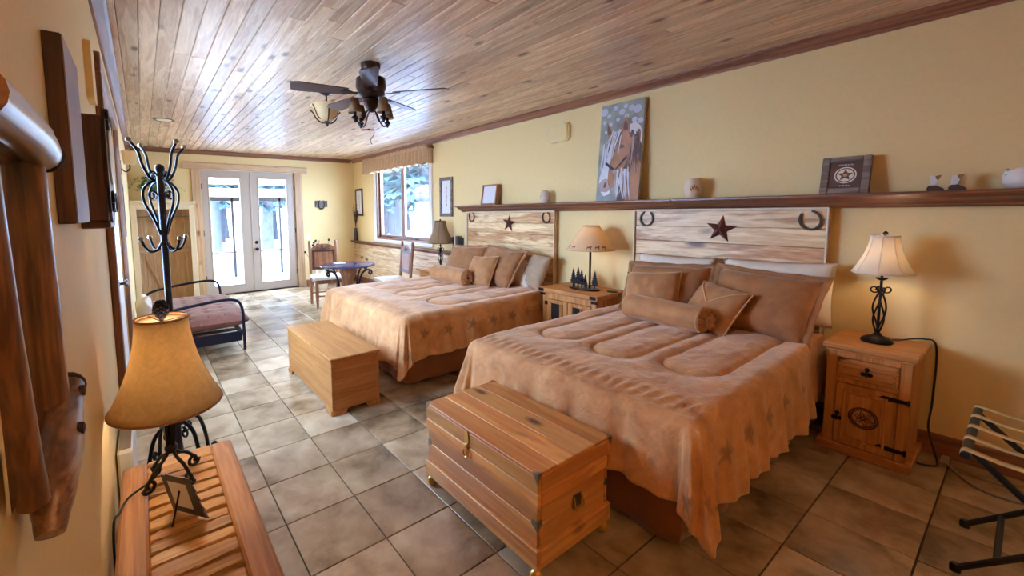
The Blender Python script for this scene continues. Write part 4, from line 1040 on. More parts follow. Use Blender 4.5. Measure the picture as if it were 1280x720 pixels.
# small brown frame at the far end
yc3 = 3.77; t = thing('photo_frame', 'small brown box frame with pale print at the far shelf end', 'picture frame', (W - .10, yc3, ZS))
Mf = lean_matrix(W - .11, ZS, math.radians(9))
def pf(nm, mat, y0, y1, z0, z1, e0, e1, par=t):
    m = MB().box(-e1, -e0, yc3 + y0, yc3 + y1, z0, z1, .002); m.xf(Mf); return obj(nm, m, mat, par)
for a, b in ((-.13, -.112), (.112, .13)): pf('frame_side', 'chairwood', a, b, 0, .245, -.035, .012)
for a, b in ((0, .018), (.227, .245)): pf('frame_rail', 'chairwood', -.112, .112, a, b, -.035, .012)
pf('print', 'paper', -.113, .113, .017, .228, -.006, 0); pf('pane', 'glass', -.113, .113, .017, .228, .002, .004)
# egg vase
K['egg'] = plain('speckled_egg', sr(220, 190, 170), .45)
eg = thing('egg_ornament', 'speckled egg shaped ornament on the shelf', 'ornament', (W - .09, 2.92, ZS))
obj('shell', MB().lathe([(0, 0), (.03, .0), (.045, .02), (.054, .045), (.052, .075), (.041, .105), (.026, .126), (.010, .137), (0, .138)], (W - .09, 2.92, ZS), 22), 'egg', eg, True)
m = MB(); rg = random.Random(4)
for k in range(60):
    a, v = rg.uniform(0, 2 * PI), rg.uniform(.06, .13); r = .0545 if v < .06 else .0545 * math.sqrt(max(.02, 1 - ((v - .05) / .09) ** 2))
    m.lathe([(.0, .001), (.0045, .0), (.0, -.002)], (W - .09 + r * math.cos(a), 2.92 + r * math.sin(a), ZS + v), 6)
o = obj('speckles', m, 'horse_dark', eg); o['kind'] = 'stuff'
# mug-like pot
pt = thing('clay_pot', 'pale barrel shaped clay pot with leaf motif on the shelf', 'pot', (W - .09, 1.50, ZS))
obj('body', MB().lathe([(.0, 0), (.042, 0), (.05, .01), (.062, .05), (.064, .085), (.058, .125), (.05, .15), (.046, .152), (.044, .145), (.05, .12), (.05, .05), (0, .02)], (W - .09, 1.50, ZS), 26), 'pot', pt, True)
m = MB()
for k in range(5):
    a0 = PI + .55 + .13 * (k - 2); z0 = ZS + .05 + .012 * (2 - abs(k - 2)); P = [(0, 0), (.006, .014), (0, .032), (-.006, .014)]
    m.prism(P, lambda u, v: (W - .09 + (.0635) * math.cos(a0 + u / .06 + v * (k - 2) * 3), 1.50 + .0635 * math.sin(a0 + u / .06 + v * (k - 2) * 3), z0 + v), lambda u, v: (W - .09 + (.0655) * math.cos(a0 + u / .06 + v * (k - 2) * 3), 1.50 + .0655 * math.sin(a0 + u / .06 + v * (k - 2) * 3), z0 + v))
obj('leaf_motif', m, 'suede2', pt)
# cowboy boot ornaments
K['boot_dark'] = plain('dark_glazed_boot', sr(64, 46, 44), .4); K['boot_white'] = plain('white_glazed_boot', sr(226, 216, 208), .4, var=.08)
def boot(label, yb):
    x = W - .095; t = thing('boot_ornament', label, 'ornament', (x, yb, ZS), 'boot ornaments on the shelf')
    f = lambda e: (lambda u, v: (x + e, yb - u, ZS + v))
    m = MB()
    for e0, e1, s in ((-.013, .013, 1.),):
        m.prism([(-.022, 0), (-.008, 0), (-.006, .005), (.004, .005), (.010, 0), (.034, 0), (.037, .006), (.032, .014), (.016, .020), (.008, .03), (-.018, .028), (-.024, .012)], f(e0), f(e1))
    bmesh.ops.bevel(m.b, geom=list(m.b.edges), offset=.003, segments=1, affect='EDGES')
    obj('foot', m, 'boot_dark', t)
    m = MB().prism([(-.018, .028), (.008, .03), (.012, .05), (.020, .078), (.008, .072), (-.004, .078), (-.014, .084), (-.012, .06)], f(-.0125), f(.0125)); bmesh.ops.bevel(m.b, geom=list(m.b.edges), offset=.003, segments=1, affect='EDGES')
    obj('shaft', m, 'boot_white', t)
    m = MB().prism([(.004, .078), (.024, .082), (.018, .066), (.012, .056), (.006, .066)], f(-.014), f(.014)); obj('pull_strap', m, 'suede2', t)
boot('white and dark cowboy boot ornament, nearer the star sign', .318); boot('white and dark cowboy boot ornament, nearer the patterned bowl', .245)
# bowl
bw = thing('patterned_bowl', 'white notched pottery bowl with dark geometric band on the shelf', 'bowl', (W - .09, .035, ZS))
R = .068; m = MB(); n = 48
def bowl_pt(u, v):
    a = 2 * PI * u; prof_ = [(.03, 0), (.052, .010), (.066, .03), (.068, .055), (.062, .078), (.058, .10)]
    i = min(4, int(v * 5)); f_ = v * 5 - i; r = prof_[i][0] * (1 - f_) + prof_[i + 1][0] * f_; z = prof_[i][1] * (1 - f_) + prof_[i + 1][1] * f_
    if v > .85: z -= .02 * abs(math.sin(a * 2 + .6)) * (v - .85) / .15
    return (W - .09 + r * math.cos(a), .035 + r * math.sin(a), ZS + z)
m.grid(bowl_pt, n, 15, True); o = obj('body', m, 'boot_white', bw, True, ang=3); o.modifiers.new('t', 'SOLIDIFY').thickness = -.004
m = MB()
for k in range(12):
    a = 2 * PI * k / 12
    for da in (-.09, .0, .09):
        if k % 2 == 0: m.prism([(-.0022, .03), (.0022, .03), (.0022, .066), (-.0022, .066)], lambda u, v: (W - .09 + .0685 * math.cos(a + da + u / R), .035 + .0685 * math.sin(a + da + u / R), ZS + v), lambda u, v: (W - .09 + .0698 * math.cos(a + da + u / R), .035 + .0698 * math.sin(a + da + u / R), ZS + v))
    if k % 2:
        for s in (.012, .006):
            m.tube([(W - .09 + .069 * math.cos(a + u * s / R), .035 + .069 * math.sin(a + u * s / R), ZS + .048 + v * s) for u, v in ((-1, -1), (1, -1), (1, 1), (-1, 1))], .0012, 4, closed=True)
obj('band_pattern', m, 'boot_dark', bw)
# rounded wall cover above the shelf
def rounded(y, z, wy, hz, n=6, r=.4):
    out = []
    for cx, cz, a in ((1, 1, 0), (-1, 1, PI / 2), (-1, -1, PI), (1, -1, 1.5 * PI)):
        for i in range(n + 1):
            b = a + PI / 2 * i / n; out.append((y + wy / 2 * (cx * (1 - r) + r * math.cos(b)), z + hz / 2 * (cz * (1 - r) + r * math.sin(b))))
    return out
m = MB().prism(rounded(2.815, 2.16, .26, .19), lambda y, z: (W, y, z), lambda y, z: (W - .045, y, z))
bmesh.ops.bevel(m.b, geom=[e for e in m.b.edges if all(abs(v.co.x - (W - .045)) < 1e-4 for v in e.verts)], offset=.012, segments=2, affect='EDGES')
wc = thing('wall_speaker', 'rounded cream wall speaker high above the shelf', 'speaker', (W, 2.815, 2.16)); obj('housing', m, 'wall', wc, True)
obj('trim_ring', MB().tube([(W - .046, y, z) for y, z in rounded(2.815, 2.16, .215, .145)], .003, 6, closed=True), 'ivory', wc, True)

# ================================================================ CORDS, LUGGAGE RACK
K['cordgrey'] = plain('grey_cord', sr(150, 132, 110), .6)
obj('lamp_cord', MB().tube(smooth_path([(3.40, .47, .626), (3.45, .40, .626), (W - .024, .31, .64), (W - .01, .262, .60), (W - .012, .258, .30), (W - .06, .26, .16), (3.46, .23, .05), (3.40, .21, .008), (3.36, .22, .006), (3.33, .27, .006), (3.36, .30, .006)], 6), .0045, 6), 'black', rlamp, True)['label'] = 'black cord curling on the floor'
pl = thing('cord_plug', 'white plug lying beside the nightstand base', 'plug', (3.365, .312, 0)); obj('body', MB().box(3.345, 3.39, .300, .326, .002, .022, .005, 2), 'white', pl, True); obj('prongs', MB().box(3.39, 3.402, .305, .307, .011, .013).box(3.39, 3.402, .318, .32, .011, .013), 'nickel', pl)
ps = thing('power_strip', 'tan extension cord with socket end by the baseboard', 'extension cord', (3.47, .19, 0)); obj('socket_end', MB().box(3.44, 3.50, .175, .205, .004, .03, .006, 2), 'cordgrey', ps, True)
obj('cord', MB().tube(smooth_path([(3.445, .185, .014), (3.36, .14, .006), (3.26, .07, .006), (3.24, -.02, .006), (3.3, -.15, .006), (3.45, -.3, .006)], 6), .005, 6), 'cordgrey', ps, True)

def luggage_rack():
    x0, x1, ya, yb, zt = 2.33, 2.95, .085, -.40, .50
    t = thing('luggage_rack', 'folding black luggage rack with beige webbing straps', 'luggage rack', ((x0 + x1) / 2, (ya + yb) / 2, 0))
    r = .013
    obj('top_rail', MB().tube([(x0, ya, zt), (x1, ya, zt)], r, 10), 'black', t, True); obj('top_rail', MB().tube([(x0, yb, zt), (x1, yb, zt)], r, 10), 'black', t, True)
    for k, (a, b, off) in enumerate(((ya, yb, .0), (yb, ya, .03))):
        for x in (x0 + .09 + off, x1 - .09 - off):
            obj('leg', MB().tube([(x, a, zt), (x, b, .012)], .011, 8), 'black', t, True)
            obj('foot_cap', MB().lathe([(.015, 0), (.016, .02), (.012, .03)], (x, b, 0), 10), 'black', t, True)
        zz = .10; f_ = (zt - zz) / (zt - .012); yy = a + (b - a) * f_
        obj('cross_bar', MB().tube([(x0 + .09 + off, yy, zz), (x1 - .09 - off, yy, zz)], .009, 8), 'black', t, True)
    n = 5
    for k in range(n):
        x = x0 + .03 + k * (x1 - x0 - .06) / (n - 1); m = MB()
        pts = [(ya + .014 * math.cos(a), zt + .0145 * math.sin(a)) for a in [-.9 + i * 2.5 / 6 for i in range(7)]] + [((ya + yb) / 2 + s * .0 + (ya - yb) * (.35 - .1 * i), zt + .004 - .012 * math.sin(PI * (i + 1) / 9)) for i, s in enumerate([0] * 8)] + [(yb + .014 * math.cos(a), zt + .0145 * math.sin(a)) for a in [1.6 + i * 2.5 / 6 for i in range(7)]]
        def fn(u, v):
            q = pts[int(round(u * (len(pts) - 1)))]; return (x + (v - .5) * .038, q[0], q[1])
        m.grid(fn, len(pts) - 1, 1); o = obj('strap', m, 'beige', t, True, ang=3); md = o.modifiers.new('t', 'SOLIDIFY'); md.thickness = .002
luggage_rack()
# ================================================================ LEFT SIDE: BENCH, LAMP, MIRROR, PICTURES
bx0, bx1, by0, by1, bz = -.115, .245, .86, 1.835, .46
t = thing('log_bench', 'pine bench with rough slats under the log mirror', 'bench', ((bx0 + bx1) / 2, (by0 + by1) / 2, 0))
box('top_frame', 'bench_y', t, bx0, bx0 + .075, by0, by1, bz - .04, bz, .008); box('top_frame', 'bench_y', t, bx1 - .075, bx1, by0, by1, bz - .04, bz, .008)
box('end_rail', 'bench_x', t, bx0 + .075, bx1 - .075, by1 - .075, by1, bz - .04, bz, .006); box('end_rail', 'bench_x', t, bx0 + .075, bx1 - .075, by0, by0 + .075, bz - .04, bz, .006)
y = by1 - .079; rg = random.Random(3)
while y > by0 + .12:
    wd = rg.uniform(.034, .056); m = MB(); n = 8
    A = [(bx0 + .076 + (bx1 - bx0 - .152) * i / n, y + rg.uniform(-.003, .003)) for i in range(n + 1)]; B = [(bx0 + .076 + (bx1 - bx0 - .152) * i / n, y - wd + rg.uniform(-.004, .004)) for i in range(n + 1)][::-1]
    dz = rg.uniform(-.006, .001)
    m.prism(A + B, lambda a, b: (a, b, bz - .028), lambda a, b: (a, b, bz - .002 + dz)); bmesh.ops.bevel(m.b, geom=[e for e in m.b.edges if all(v.co.z > bz - .02 for v in e.verts)], offset=.004, segments=1, affect='EDGES')
    obj('slat', m, 'bench_x', t); y -= wd + rg.uniform(.009, .017)
for x in (bx0 + .04, bx1 - .04):
    for yy in (by0 + .05, by1 - .05): obj('leg', MB().tube([(x, yy, 0), (x, yy, .2), (x, yy, bz - .04)], [.032, .036, .033], 12), 'log', t, True)
for x in (bx0 + .04, bx1 - .04): obj('stretcher', MB().tube([(x, by0 + .08, .16), (x, by1 - .08, .16)], .02, 10), 'log_y', t, True)
box('slat_support', 'bench_y', t, bx0 + .075, bx1 - .075, by0 + .08, by1 - .08, bz - .052, bz - .04, 0)

# bench lamp
lx, ly = .034, 1.66
t = thing('table_lamp', 'lit lamp with rawhide bell shade and iron scroll legs on the bench', 'lamp', (lx, ly, bz))
for q in range(4):
    a = q * PI / 2 + .6; c_, s_ = math.cos(a), math.sin(a)
    P = smooth_path([(.006, .27), (.014, .20), (.010, .13), (.012, .105), (.03, .085), (.055, .07), (.078, .045), (.098, .02)], 4) + [(r, z) for r, z in spiral(.082, .026, .024, .006, -.3, -PI * 2.4, 22)]
    obj('scroll_leg', MB().tube([(lx + r * c_, ly + r * s_, bz + max(.006, z)) for r, z in P], .006, 7), 'iron', t, True)
    obj('stem_rod', MB().tube([(lx + .011 * c_, ly + .011 * s_, bz + .11), (lx + .026 * math.cos(a + .5), ly + .026 * math.sin(a + .5), bz + .27), (lx + .012 * c_, ly + .012 * s_, bz + .36)], .0055, 6), 'iron', t, True)
obj('collar', MB().lathe([(.012, 0), (.020, .012), (.020, .022), (.012, .032)], (lx, ly, bz + .10), 14), 'iron', t, True)
obj('post', MB().tube([(lx, ly, bz + .11), (lx, ly, 1.06)], .006, 8), 'iron', t, True)
shz0, shz1 = .735, 1.035
shade(t, 'shade_hide', (lx, ly), .168, .078, shz0, shz1, 1.9, 40, None, 1, 'suede2')
m = MB()
for k in range(9):
    for q in range(8):
        z = 1.035 + .004 + k * .0065; r = .019 * math.sin(PI * (k + 1.2) / 10.5) + .003; a = 2 * PI * q / 8 + (k % 2) * .39
        m.lathe([(0, .006), (.0055, .002), (.004, -.004), (0, -.005)], (lx + r * math.cos(a), ly + r * math.sin(a), z), 5)
m.lathe([(.008, 1.03), (.014, 1.05), (.016, 1.07), (.008, 1.095), (0, 1.098)], (lx, ly, 0), 8)
obj('pine_cone_finial', m, 'navy', t)
obj('socket', MB().lathe([(.013, 0), (.017, .01), (.017, .05), (.011, .06)], (lx, ly, .80), 12), 'brass', t, True)
bulb((lx, ly, .90), 3.0, (1, .86, .68))
obj('lamp_cord', MB().tube(smooth_path([(lx - .02, ly, bz + .1), (lx - .05, ly - .03, bz + .045), (-.09, 1.62, bz + .008), (-.112, 1.55, bz + .008), (-.127, 1.52, bz - .01), (-.13, 1.5, .30), (-.13, 1.52, .1)], 6), .0035, 6), 'black', t, True)['label'] = 'thin black cord trailing over the bench edge'
# metal photo frame on the bench (pine tree cut-out), standing upright facing left
fy0, fy1, fx = 1.36, 1.56, .045
t = thing('photo_frame', 'small grey metal frame with jagged tree edge standing on the bench', 'picture frame', (fx, 1.46, bz))
Mf = Matrix.Translation((.06, 1.44, bz)) @ Matrix.Rotation(math.radians(38), 4, 'Z') @ Matrix.Rotation(math.radians(-14), 4, 'Y')
K['pewter'] = plain('grey_pewter', sr(96, 92, 100), .45, .5)
out = [(-.055, 0), (.055, 0), (.055, .14), (.035, .155), (-.04, .15), (-.055, .142), (-.062, .12), (-.052, .118), (-.068, .09), (-.056, .088), (-.075, .055), (-.058, .054), (-.08, .015), (-.058, .014)]
m = MB()
for q in ((-.055, -.035, 0, .15), (.037, .055, 0, .142), (-.035, .037, 0, .022), (-.035, .037, .122, .148)): m.box(-.002, .002, q[0], q[1], q[2], q[3], .001)
m.prism([(-.052, .0), (-.085, .0), (-.066, .03), (-.08, .032), (-.062, .065), (-.074, .067), (-.058, .1), (-.068, .102), (-.052, .14)], lambda a, b: (-.002, a, b), lambda a, b: (.002, a, b))
m.xf(Mf); obj('frame', m, 'pewter', t)
m = MB().box(-.001, .001, -.036, .038, .02, .124); m.xf(Mf); obj('photo', m, 'paper', t)
m = MB().tube([(0, .0, .09), (-.055, .0, .002)], .003, 6); m.xf(Mf); obj('easel_leg', m, 'iron', t)

# log framed mirror on the left wall
my0, my1, mz0, mz1 = .64, .80, 1.10, 1.455
t = thing('log_mirror', 'mirror in a peeled log frame on the left wall', 'mirror', (XL, (my0 + my1) / 2, mz0))
def log(nm, pts, rad, mat, par):
    m = MB(); P = smooth_path(pts, 6); rr = smooth_path([(r_,) for r_ in rad], 6); m.tube(P, [q[0] * (1 + .06 * noise.noise(Vector((i * .7, rad[0] * 90, 0)))) for i, q in enumerate(rr)], 16)
    return obj(nm, m, mat, par, True)
xm = XL + .02
log('upright_log', [(xm - .002, my1 + .012, mz0 - .0), (xm - .003, my1 + .008, (mz0 + mz1) / 2), (xm - .003, my1 + .004, mz1)], (.017, .017, .016), 'log', t)
log('upright_log', [(xm - .003, my0 + .0, mz0 - .05), (xm - .005, my0 - .032, mz0 + .12), (xm - .005, my0 - .065, mz1 + .01)], (.015, .015, .014), 'log', t)
lg = log('cross_log', [(xm + .006, my0 - .12, mz1 + .035), (xm + .008, (my0 + my1) / 2, mz1 + .03), (xm + .006, my1 + .024, mz1 + .016)], (.026, .025, .025), 'log_y', t)
obj('bark_end', MB().lathe([(.024, 0), (.0275, .003), (.0275, .009), (.0, .009)], (xm + .006, my1 + .020, mz1 + .016), 16, 'y'), 'bark', lg, True)
lg = log('cross_log', [(xm + .008, my0 + .0, mz0 - .095), (xm + .008, my0 + .04, mz0 - .06), (xm + .008, my0 + .11, mz0 - .034), (xm + .006, my1 + .01, mz0 - .012), (xm + .006, my1 + .055, mz0 + .012)], (.014, .024, .026, .024, .022), 'log_y', t)
for yy, zz, xx in ((my1 + .035, mz0 + .008, xm + .027), (my1 - .045, mz0 - .02, xm + .031)): obj('knot', MB().lathe([(.009, -.004), (.008, .003), (.005, .004), (.0, .0)], (xx, yy, zz), 10, 'x', sx=1.3), 'bark', lg, True)
obj('bark_end', MB().lathe([(.021, 0), (.0245, .003), (.0245, .008), (0, .008)], (xm + .006, my1 + .052, mz0 + .010), 16, 'y'), 'bark', lg, True)
box('mirror_glass', 'mirror', t, XL + .006, XL + .009, my0 - .05, my1, mz0 - .03, mz1 + .02, 0)
box('backing', 'dkwood', t, XL, XL + .0055, my0 - .01, my1 + .005, mz0 - .04, mz1 + .025, 0)

# canvas picture, boxed clock, wall plate, door bits along the left wall
t = thing('wall_picture', 'thick brown edged canvas picture on the left wall', 'picture', (XL, 1.25, 1.365))
box('canvas_block', 'dkwood', t, XL, XL + .030, 1.13, 1.37, 1.365, 1.745, .002)
K['mauve'] = plain('mauve_grey_painting', sr(150, 132, 142), .55, var=.16, scale=7)
box('painted_face', 'mauve', t, XL + .0301, XL + .032, 1.132, 1.368, 1.367, 1.743, 0)
t = thing('wall_clock', 'dark brown boxed wall clock with scrolled face edge', 'clock', (XL, 1.65, 1.36))
box('case', 'dkwood', t, XL, XL + .062, 1.52, 1.78, 1.365, 1.665, .004)
box('plinth', 'dkwood', t, XL, XL + .066, 1.515, 1.785, 1.345, 1.366, .003)
m = MB().prism(rounded(1.65, 1.53, .26, .34, 6, .6), lambda y, z: (XL + .063, y, z), lambda y, z: (XL + .070, y, z)); fc = obj('face_plate', m, 'bronze', t)
obj('dial', MB().lathe([(0, .0), (.09, 0), (.095, .005), (.085, .008), (0, .006)], (XL + .070, 1.65, 1.57), 28, 'x'), 'ivory', fc, True)
for sgn in (-1, 1):
    for zc_ in (1.66, 1.42): obj('scroll', MB().tube([(XL + .074, 1.65 + sgn * (.06 + u), zc_ + v) for u, v in spiral(0, 0, .035, .008, 0, 4 * PI, 26)], .005, 6), 'bronze', fc, True)
t = thing('wall_speaker', 'pale yellow wall speaker high on the left wall', 'speaker', (XL, 2.1, 1.9))
m = MB().prism(rounded(2.12, 1.93, .15, .22), lambda y, z: (XL, y, z), lambda y, z: (XL + .022, y, z)); obj('housing', m, 'wall', t, True); obj('screw', MB().lathe([(.006, 0), (.005, .004), (0, .005)], (XL, 1.72, 1.70), 8, 'x'), 'nickel', t, True)
# convector heater
t = thing('panel_heater', 'white panel heater on the left wall behind the bench', 'heater', (XL, 2.16, 0))
box('housing', 'white', t, XL + .006, XL + .055, 1.93, 2.40, .08, .48, .008); box('grille', 'cordgrey', t, XL + .012, XL + .05, 1.95, 2.38, .4805, .484, 0)
for yy in (2.0, 2.33): box('foot', 'white', t, XL + .01, XL + .05, yy - .02, yy + .02, 0, .08, .003)
# sconce and slim frame far along the left wall
t = thing('wall_sconce', 'small cream shaded sconce high on the left wall', 'sconce', (XL, 5.1, 1.9))
obj('bracket', MB().tube(smooth_path([(XL + .008, 5.1, 1.84), (XL + .04, 5.1, 1.81), (XL + .075, 5.1, 1.84), (XL + .075, 5.1, 1.88)], 5), .006, 6), 'iron', t, True); box('back_plate', 'iron', t, XL, XL + .008, 5.075, 5.125, 1.78, 1.92, .003)
obj('shade', MB().lathe([(.05, 0), (.065, .13)], (XL + .078, 5.1, 1.88), 18, cap=False), 'shade_parch', t, True)
t = thing('picture_frame', 'slim dark framed picture beyond the left wall door', 'picture frame', (XL, 4.65, 1.2)); box('print', 'paper', t, XL, XL + .008, 4.5, 4.8, 1.22, 1.64, 0)
for q in ((4.47, 4.5, 1.19, 1.67), (4.8, 4.83, 1.19, 1.67), (4.5, 4.8, 1.19, 1.22), (4.5, 4.8, 1.64, 1.67)): box('frame_bar', 'dkwood', t, XL, XL + .018, *q, .002)
# ================================================================ COAT RACK, FUTON, WARDROBE
cx, cy = .09, 2.55
t = thing('coat_rack', 'dark metal coat rack with curled hooks before the wardrobe', 'coat rack', (cx, cy, 0))
zt = 1.60
obj('pole', MB().tube([(cx, cy, .02), (cx, cy, zt)], .017, 12), 'navy', t, True)
obj('ball_finial', MB().lathe([(.010, -.012), (.018, 0), (.024, .016), (.018, .033), (0, .042)], (cx, cy, zt), 14), 'navy', t, True)
for q in range(4):
    a = q * PI / 2 + .55; c_, s_ = math.cos(a), math.sin(a); f = lambda P: [(cx + r * c_, cy + r * s_, z) for r, z in P]
    h = obj('hook_arm', MB().tube(f(smooth_path([(.016, zt - .32), (.045, zt - .24), (.085, zt - .16), (.09, zt - .10), (.06, zt - .06), (.03, zt - .045), (.055, zt - .03), (.085, zt + .03), (.10, zt + .09), (.135, zt + .135)], 5)), .0065, 8), 'iron', t, True)
    obj('knob', MB().lathe([(0, -.012), (.011, -.006), (.013, .002), (.009, .011), (0, .014)], (cx + .14 * c_, cy + .14 * s_, zt + .14), 10), 'nickel', h, True)
    h = obj('lower_hook', MB().tube(f(smooth_path([(.016, zt - .36), (.04, zt - .395), (.075, zt - .40), (.10, zt - .375), (.115, zt - .34)], 5)), .0065, 8), 'iron', t, True)
    obj('knob', MB().lathe([(0, -.012), (.010, -.006), (.012, .002), (.008, .010), (0, .012)], (cx + .117 * c_, cy + .117 * s_, zt - .335), 10), 'nickel', h, True)
    obj('inner_scroll', MB().tube(f([(.046 + u, zt - .12 + v) for u, v in spiral(0, 0, .026, .006, PI, -PI * 1.6, 18)]), .005, 6), 'iron', t, True)
    obj('top_curl', MB().tube(f([(.04 + u, zt - .02 + v) for u, v in spiral(0, 0, .022, .006, PI, -PI * 1.6, 16)]), .005, 6), 'iron', t, True)
    obj('leg', MB().tube(f(smooth_path([(.016, .27), (.06, .285), (.12, .25), (.15, .17), (.165, .09), (.17, .03), (.185, .012), (.21, .012), (.222, .03), (.212, .05), (.195, .045)], 5)), .010, 8), 'iron', t, True)
    obj('leg_scroll', MB().tube(f([(.05 + u, .225 + v) for u, v in spiral(0, 0, .03, .008, PI * .6, -PI * 1.8, 20)]), .006, 6), 'iron', t, True)
# futon
fx0, fx1, fy0, fy1 = -.06, .84, 4.56, 6.02
t = thing('futon', 'brown tufted futon daybed with dark metal arms', 'futon', ((fx0 + fx1) / 2, (fy0 + fy1) / 2, 0))
m = MB(); nx, ny = 44, 64
def fm(s):
    def fn(u, v):
        x = fx0 + .02 + (fx1 - fx0 - .0) * u; y = fy0 + (fy1 - fy0) * v; e = (1 - (2 * u - 1) ** 8) * (1 - (2 * v - 1) ** 8)
        z = .30 + s * .085 * math.sqrt(max(0, e))
        if s > 0:
            gx = abs((u * 6) % 1 - .5); gy = abs((v * 9) % 1 - .5); z -= .022 * math.exp(-(gx * gx + gy * gy) * 30) * e
            z += .006 * noise.noise(Vector((u * 8, v * 12, 0)))
        return (x, y, z)
    return fn
m.grid(fm(1), nx, ny); m.grid(fm(-1), nx, ny); mt = obj('mattress', m, 'futon', t, True, ang=2.5)
for i in range(6):
    for j in range(9):
        if i > 0: obj('tuft', MB().lathe([(0, .003), (.008, .0), (.006, -.003)], (fx0 + .02 + (fx1 - fx0) * (i + .5) / 6, fy0 + (fy1 - fy0) * (j + .5) / 9, .365), 6), 'dkwood', mt)
for y in (fy0 - .02, fy1 + .02):
    obj('arm', MB().tube(smooth_path([(fx0 + .02, y, .0), (fx0 + .02, y, .28), (fx0 + .05, y, .42), (fx0 + .2, y, .48), (fx1 - .30, y, .53), (fx1 - .12, y, .52), (fx1 - .06, y, .44), (fx1 - .05, y, .25), (fx1 - .05, y, 0)], 6), .015, 10), 'blueiron', t, True)
    box('end_panel', 'blueiron', t, fx0 + .04, fx1 - .07, y - .012, y + .012, .10, .20, .004)
for x in (fx0 + .03, fx1 - .07): box('side_rail', 'blueiron', t, x - .015, x + .015, fy0 - .01, fy1 + .01, .15, .20, .003)
for k in range(8): box('slat', 'dkwood', t, fx0 + .05, fx1 - .09, fy0 + .08 + k * .175, fy0 + .14 + k * .175, .185, .20, 0)
# folded blanket and cushion at its wall side
m = MB()
def bl(u, v):
    a = 2 * PI * u; r = .075 + .012 * math.sin(a * 5 + v * 9) + .012 * noise.noise(Vector((u * 6, v * 6, 2))); return (-.035 + r * 1.0 * math.cos(a) * .8, 4.72 + .36 * v, .47 + r * 1.15 * math.sin(a) + .05 * math.sin(PI * v))
m.grid(bl, 28, 16, True)
for v in (0, 1):
    pts_ = [m.b.verts.new(bl(i / 28, v)) for i in range(28)]; m.b.faces.new(pts_)
tag(obj('rolled_blanket', m, 'linen', None, True, ang=2.5, org=(-.035, 4.9, .39)), 'rolled cream blanket on the futon against the wall', 'blanket')
# wardrobe niche
wx0, wx1, wy0, wy1, wz = XL + .005, .685, 7.50, L - .004, 1.60
t = thing('wardrobe', 'open cream framed wardrobe with knotty pine back, left of the doors', 'wardrobe', ((wx0 + wx1) / 2, wy1, 0))
box('top', 'cream', t, wx0, wx1 + .02, wy0 - .02, wy1, wz - .035, wz, .004)
box('cornice', 'cream', t, wx0, wx1 + .01, wy0 - .01, wy1, wz - .06, wz - .036, .004)
for a, b in ((wx0, wx0 + .075), (wx1 - .075, wx1)): box('stile', 'cream', t, a, b, wy0, wy0 + .03, 0, wz - .061, .004)
box('head_rail', 'cream', t, wx0 + .075, wx1 - .075, wy0, wy0 + .03, wz - .13, wz - .061, .004)
for a, b in ((wx0, wx0 + .02), (wx1 - .02, wx1)): box('side_panel', 'cream', t, a, b, wy0 + .031, wy1, 0, wz - .061, .002)
n = 6; ww = (wx1 - wx0 - .05) / n
for k in range(n): box('back_board', 'pine_z', t, wx0 + .024 + k * ww + .001, wx0 + .024 + (k + 1) * ww - .001, wy0 + .20, wy0 + .215, .05, wz - .065, .003)
box('mid_rail', 'pine_x', t, wx0 + .022, wx1 - .022, wy0 + .165, wy0 + .199, .80, .85, .003)
obj('brace', MB().box(-.015, .015, -.01, .01, -.55, .55, .002).xf(Matrix.Translation(((wx0 + wx1) / 2 - .14, wy0 + .185, .42)) @ Matrix.Rotation(-.35, 4, 'Y') @ Matrix.Scale(.62, 4)), 'pine_z', t)
box('floor_panel', 'cream', t, wx0 + .021, wx1 - .021, wy0 + .01, wy0 + .199, 0, .05, .002)
obj('rod', MB().tube([(wx0 + .02, wy0 + .10, 1.36), (wx1 - .02, wy0 + .10, 1.36)], .010, 10), 'nickel', t, True)
hang = None
HL = ['leftmost', 'second from the left', 'third from the left', 'fourth from the left', 'fifth from the left']
for k, x in enumerate((.16, .25, .31, .39, .46)):
    h = thing('coat_hanger', 'wooden coat hanger in the wardrobe, %s' % HL[k], 'hanger', (x, wy0 + .10, 1.36), 'hangers in the wardrobe')
    M = Matrix.Translation((x, wy0 + .10, 1.378)) @ Matrix.Rotation(.5 + .2 * k, 4, 'Z')
    m = MB().tube([(0, -.14, -.10), (0, -.07, -.07), (0, 0, -.055), (0, .07, -.07), (0, .14, -.10)], .009, 8); m.xf(M); obj('shoulder_bar', m, 'rust_y', h, True)
    m = MB().tube([(0, 0, -.05), (0, 0, -.025)] + [(0, .013 * math.sin(a), -.004 - .013 * math.cos(a) + .004) for a in [i * .5 for i in range(0, 9)]], .002, 5); m.xf(M); obj('hook', m, 'nickel', h, True)
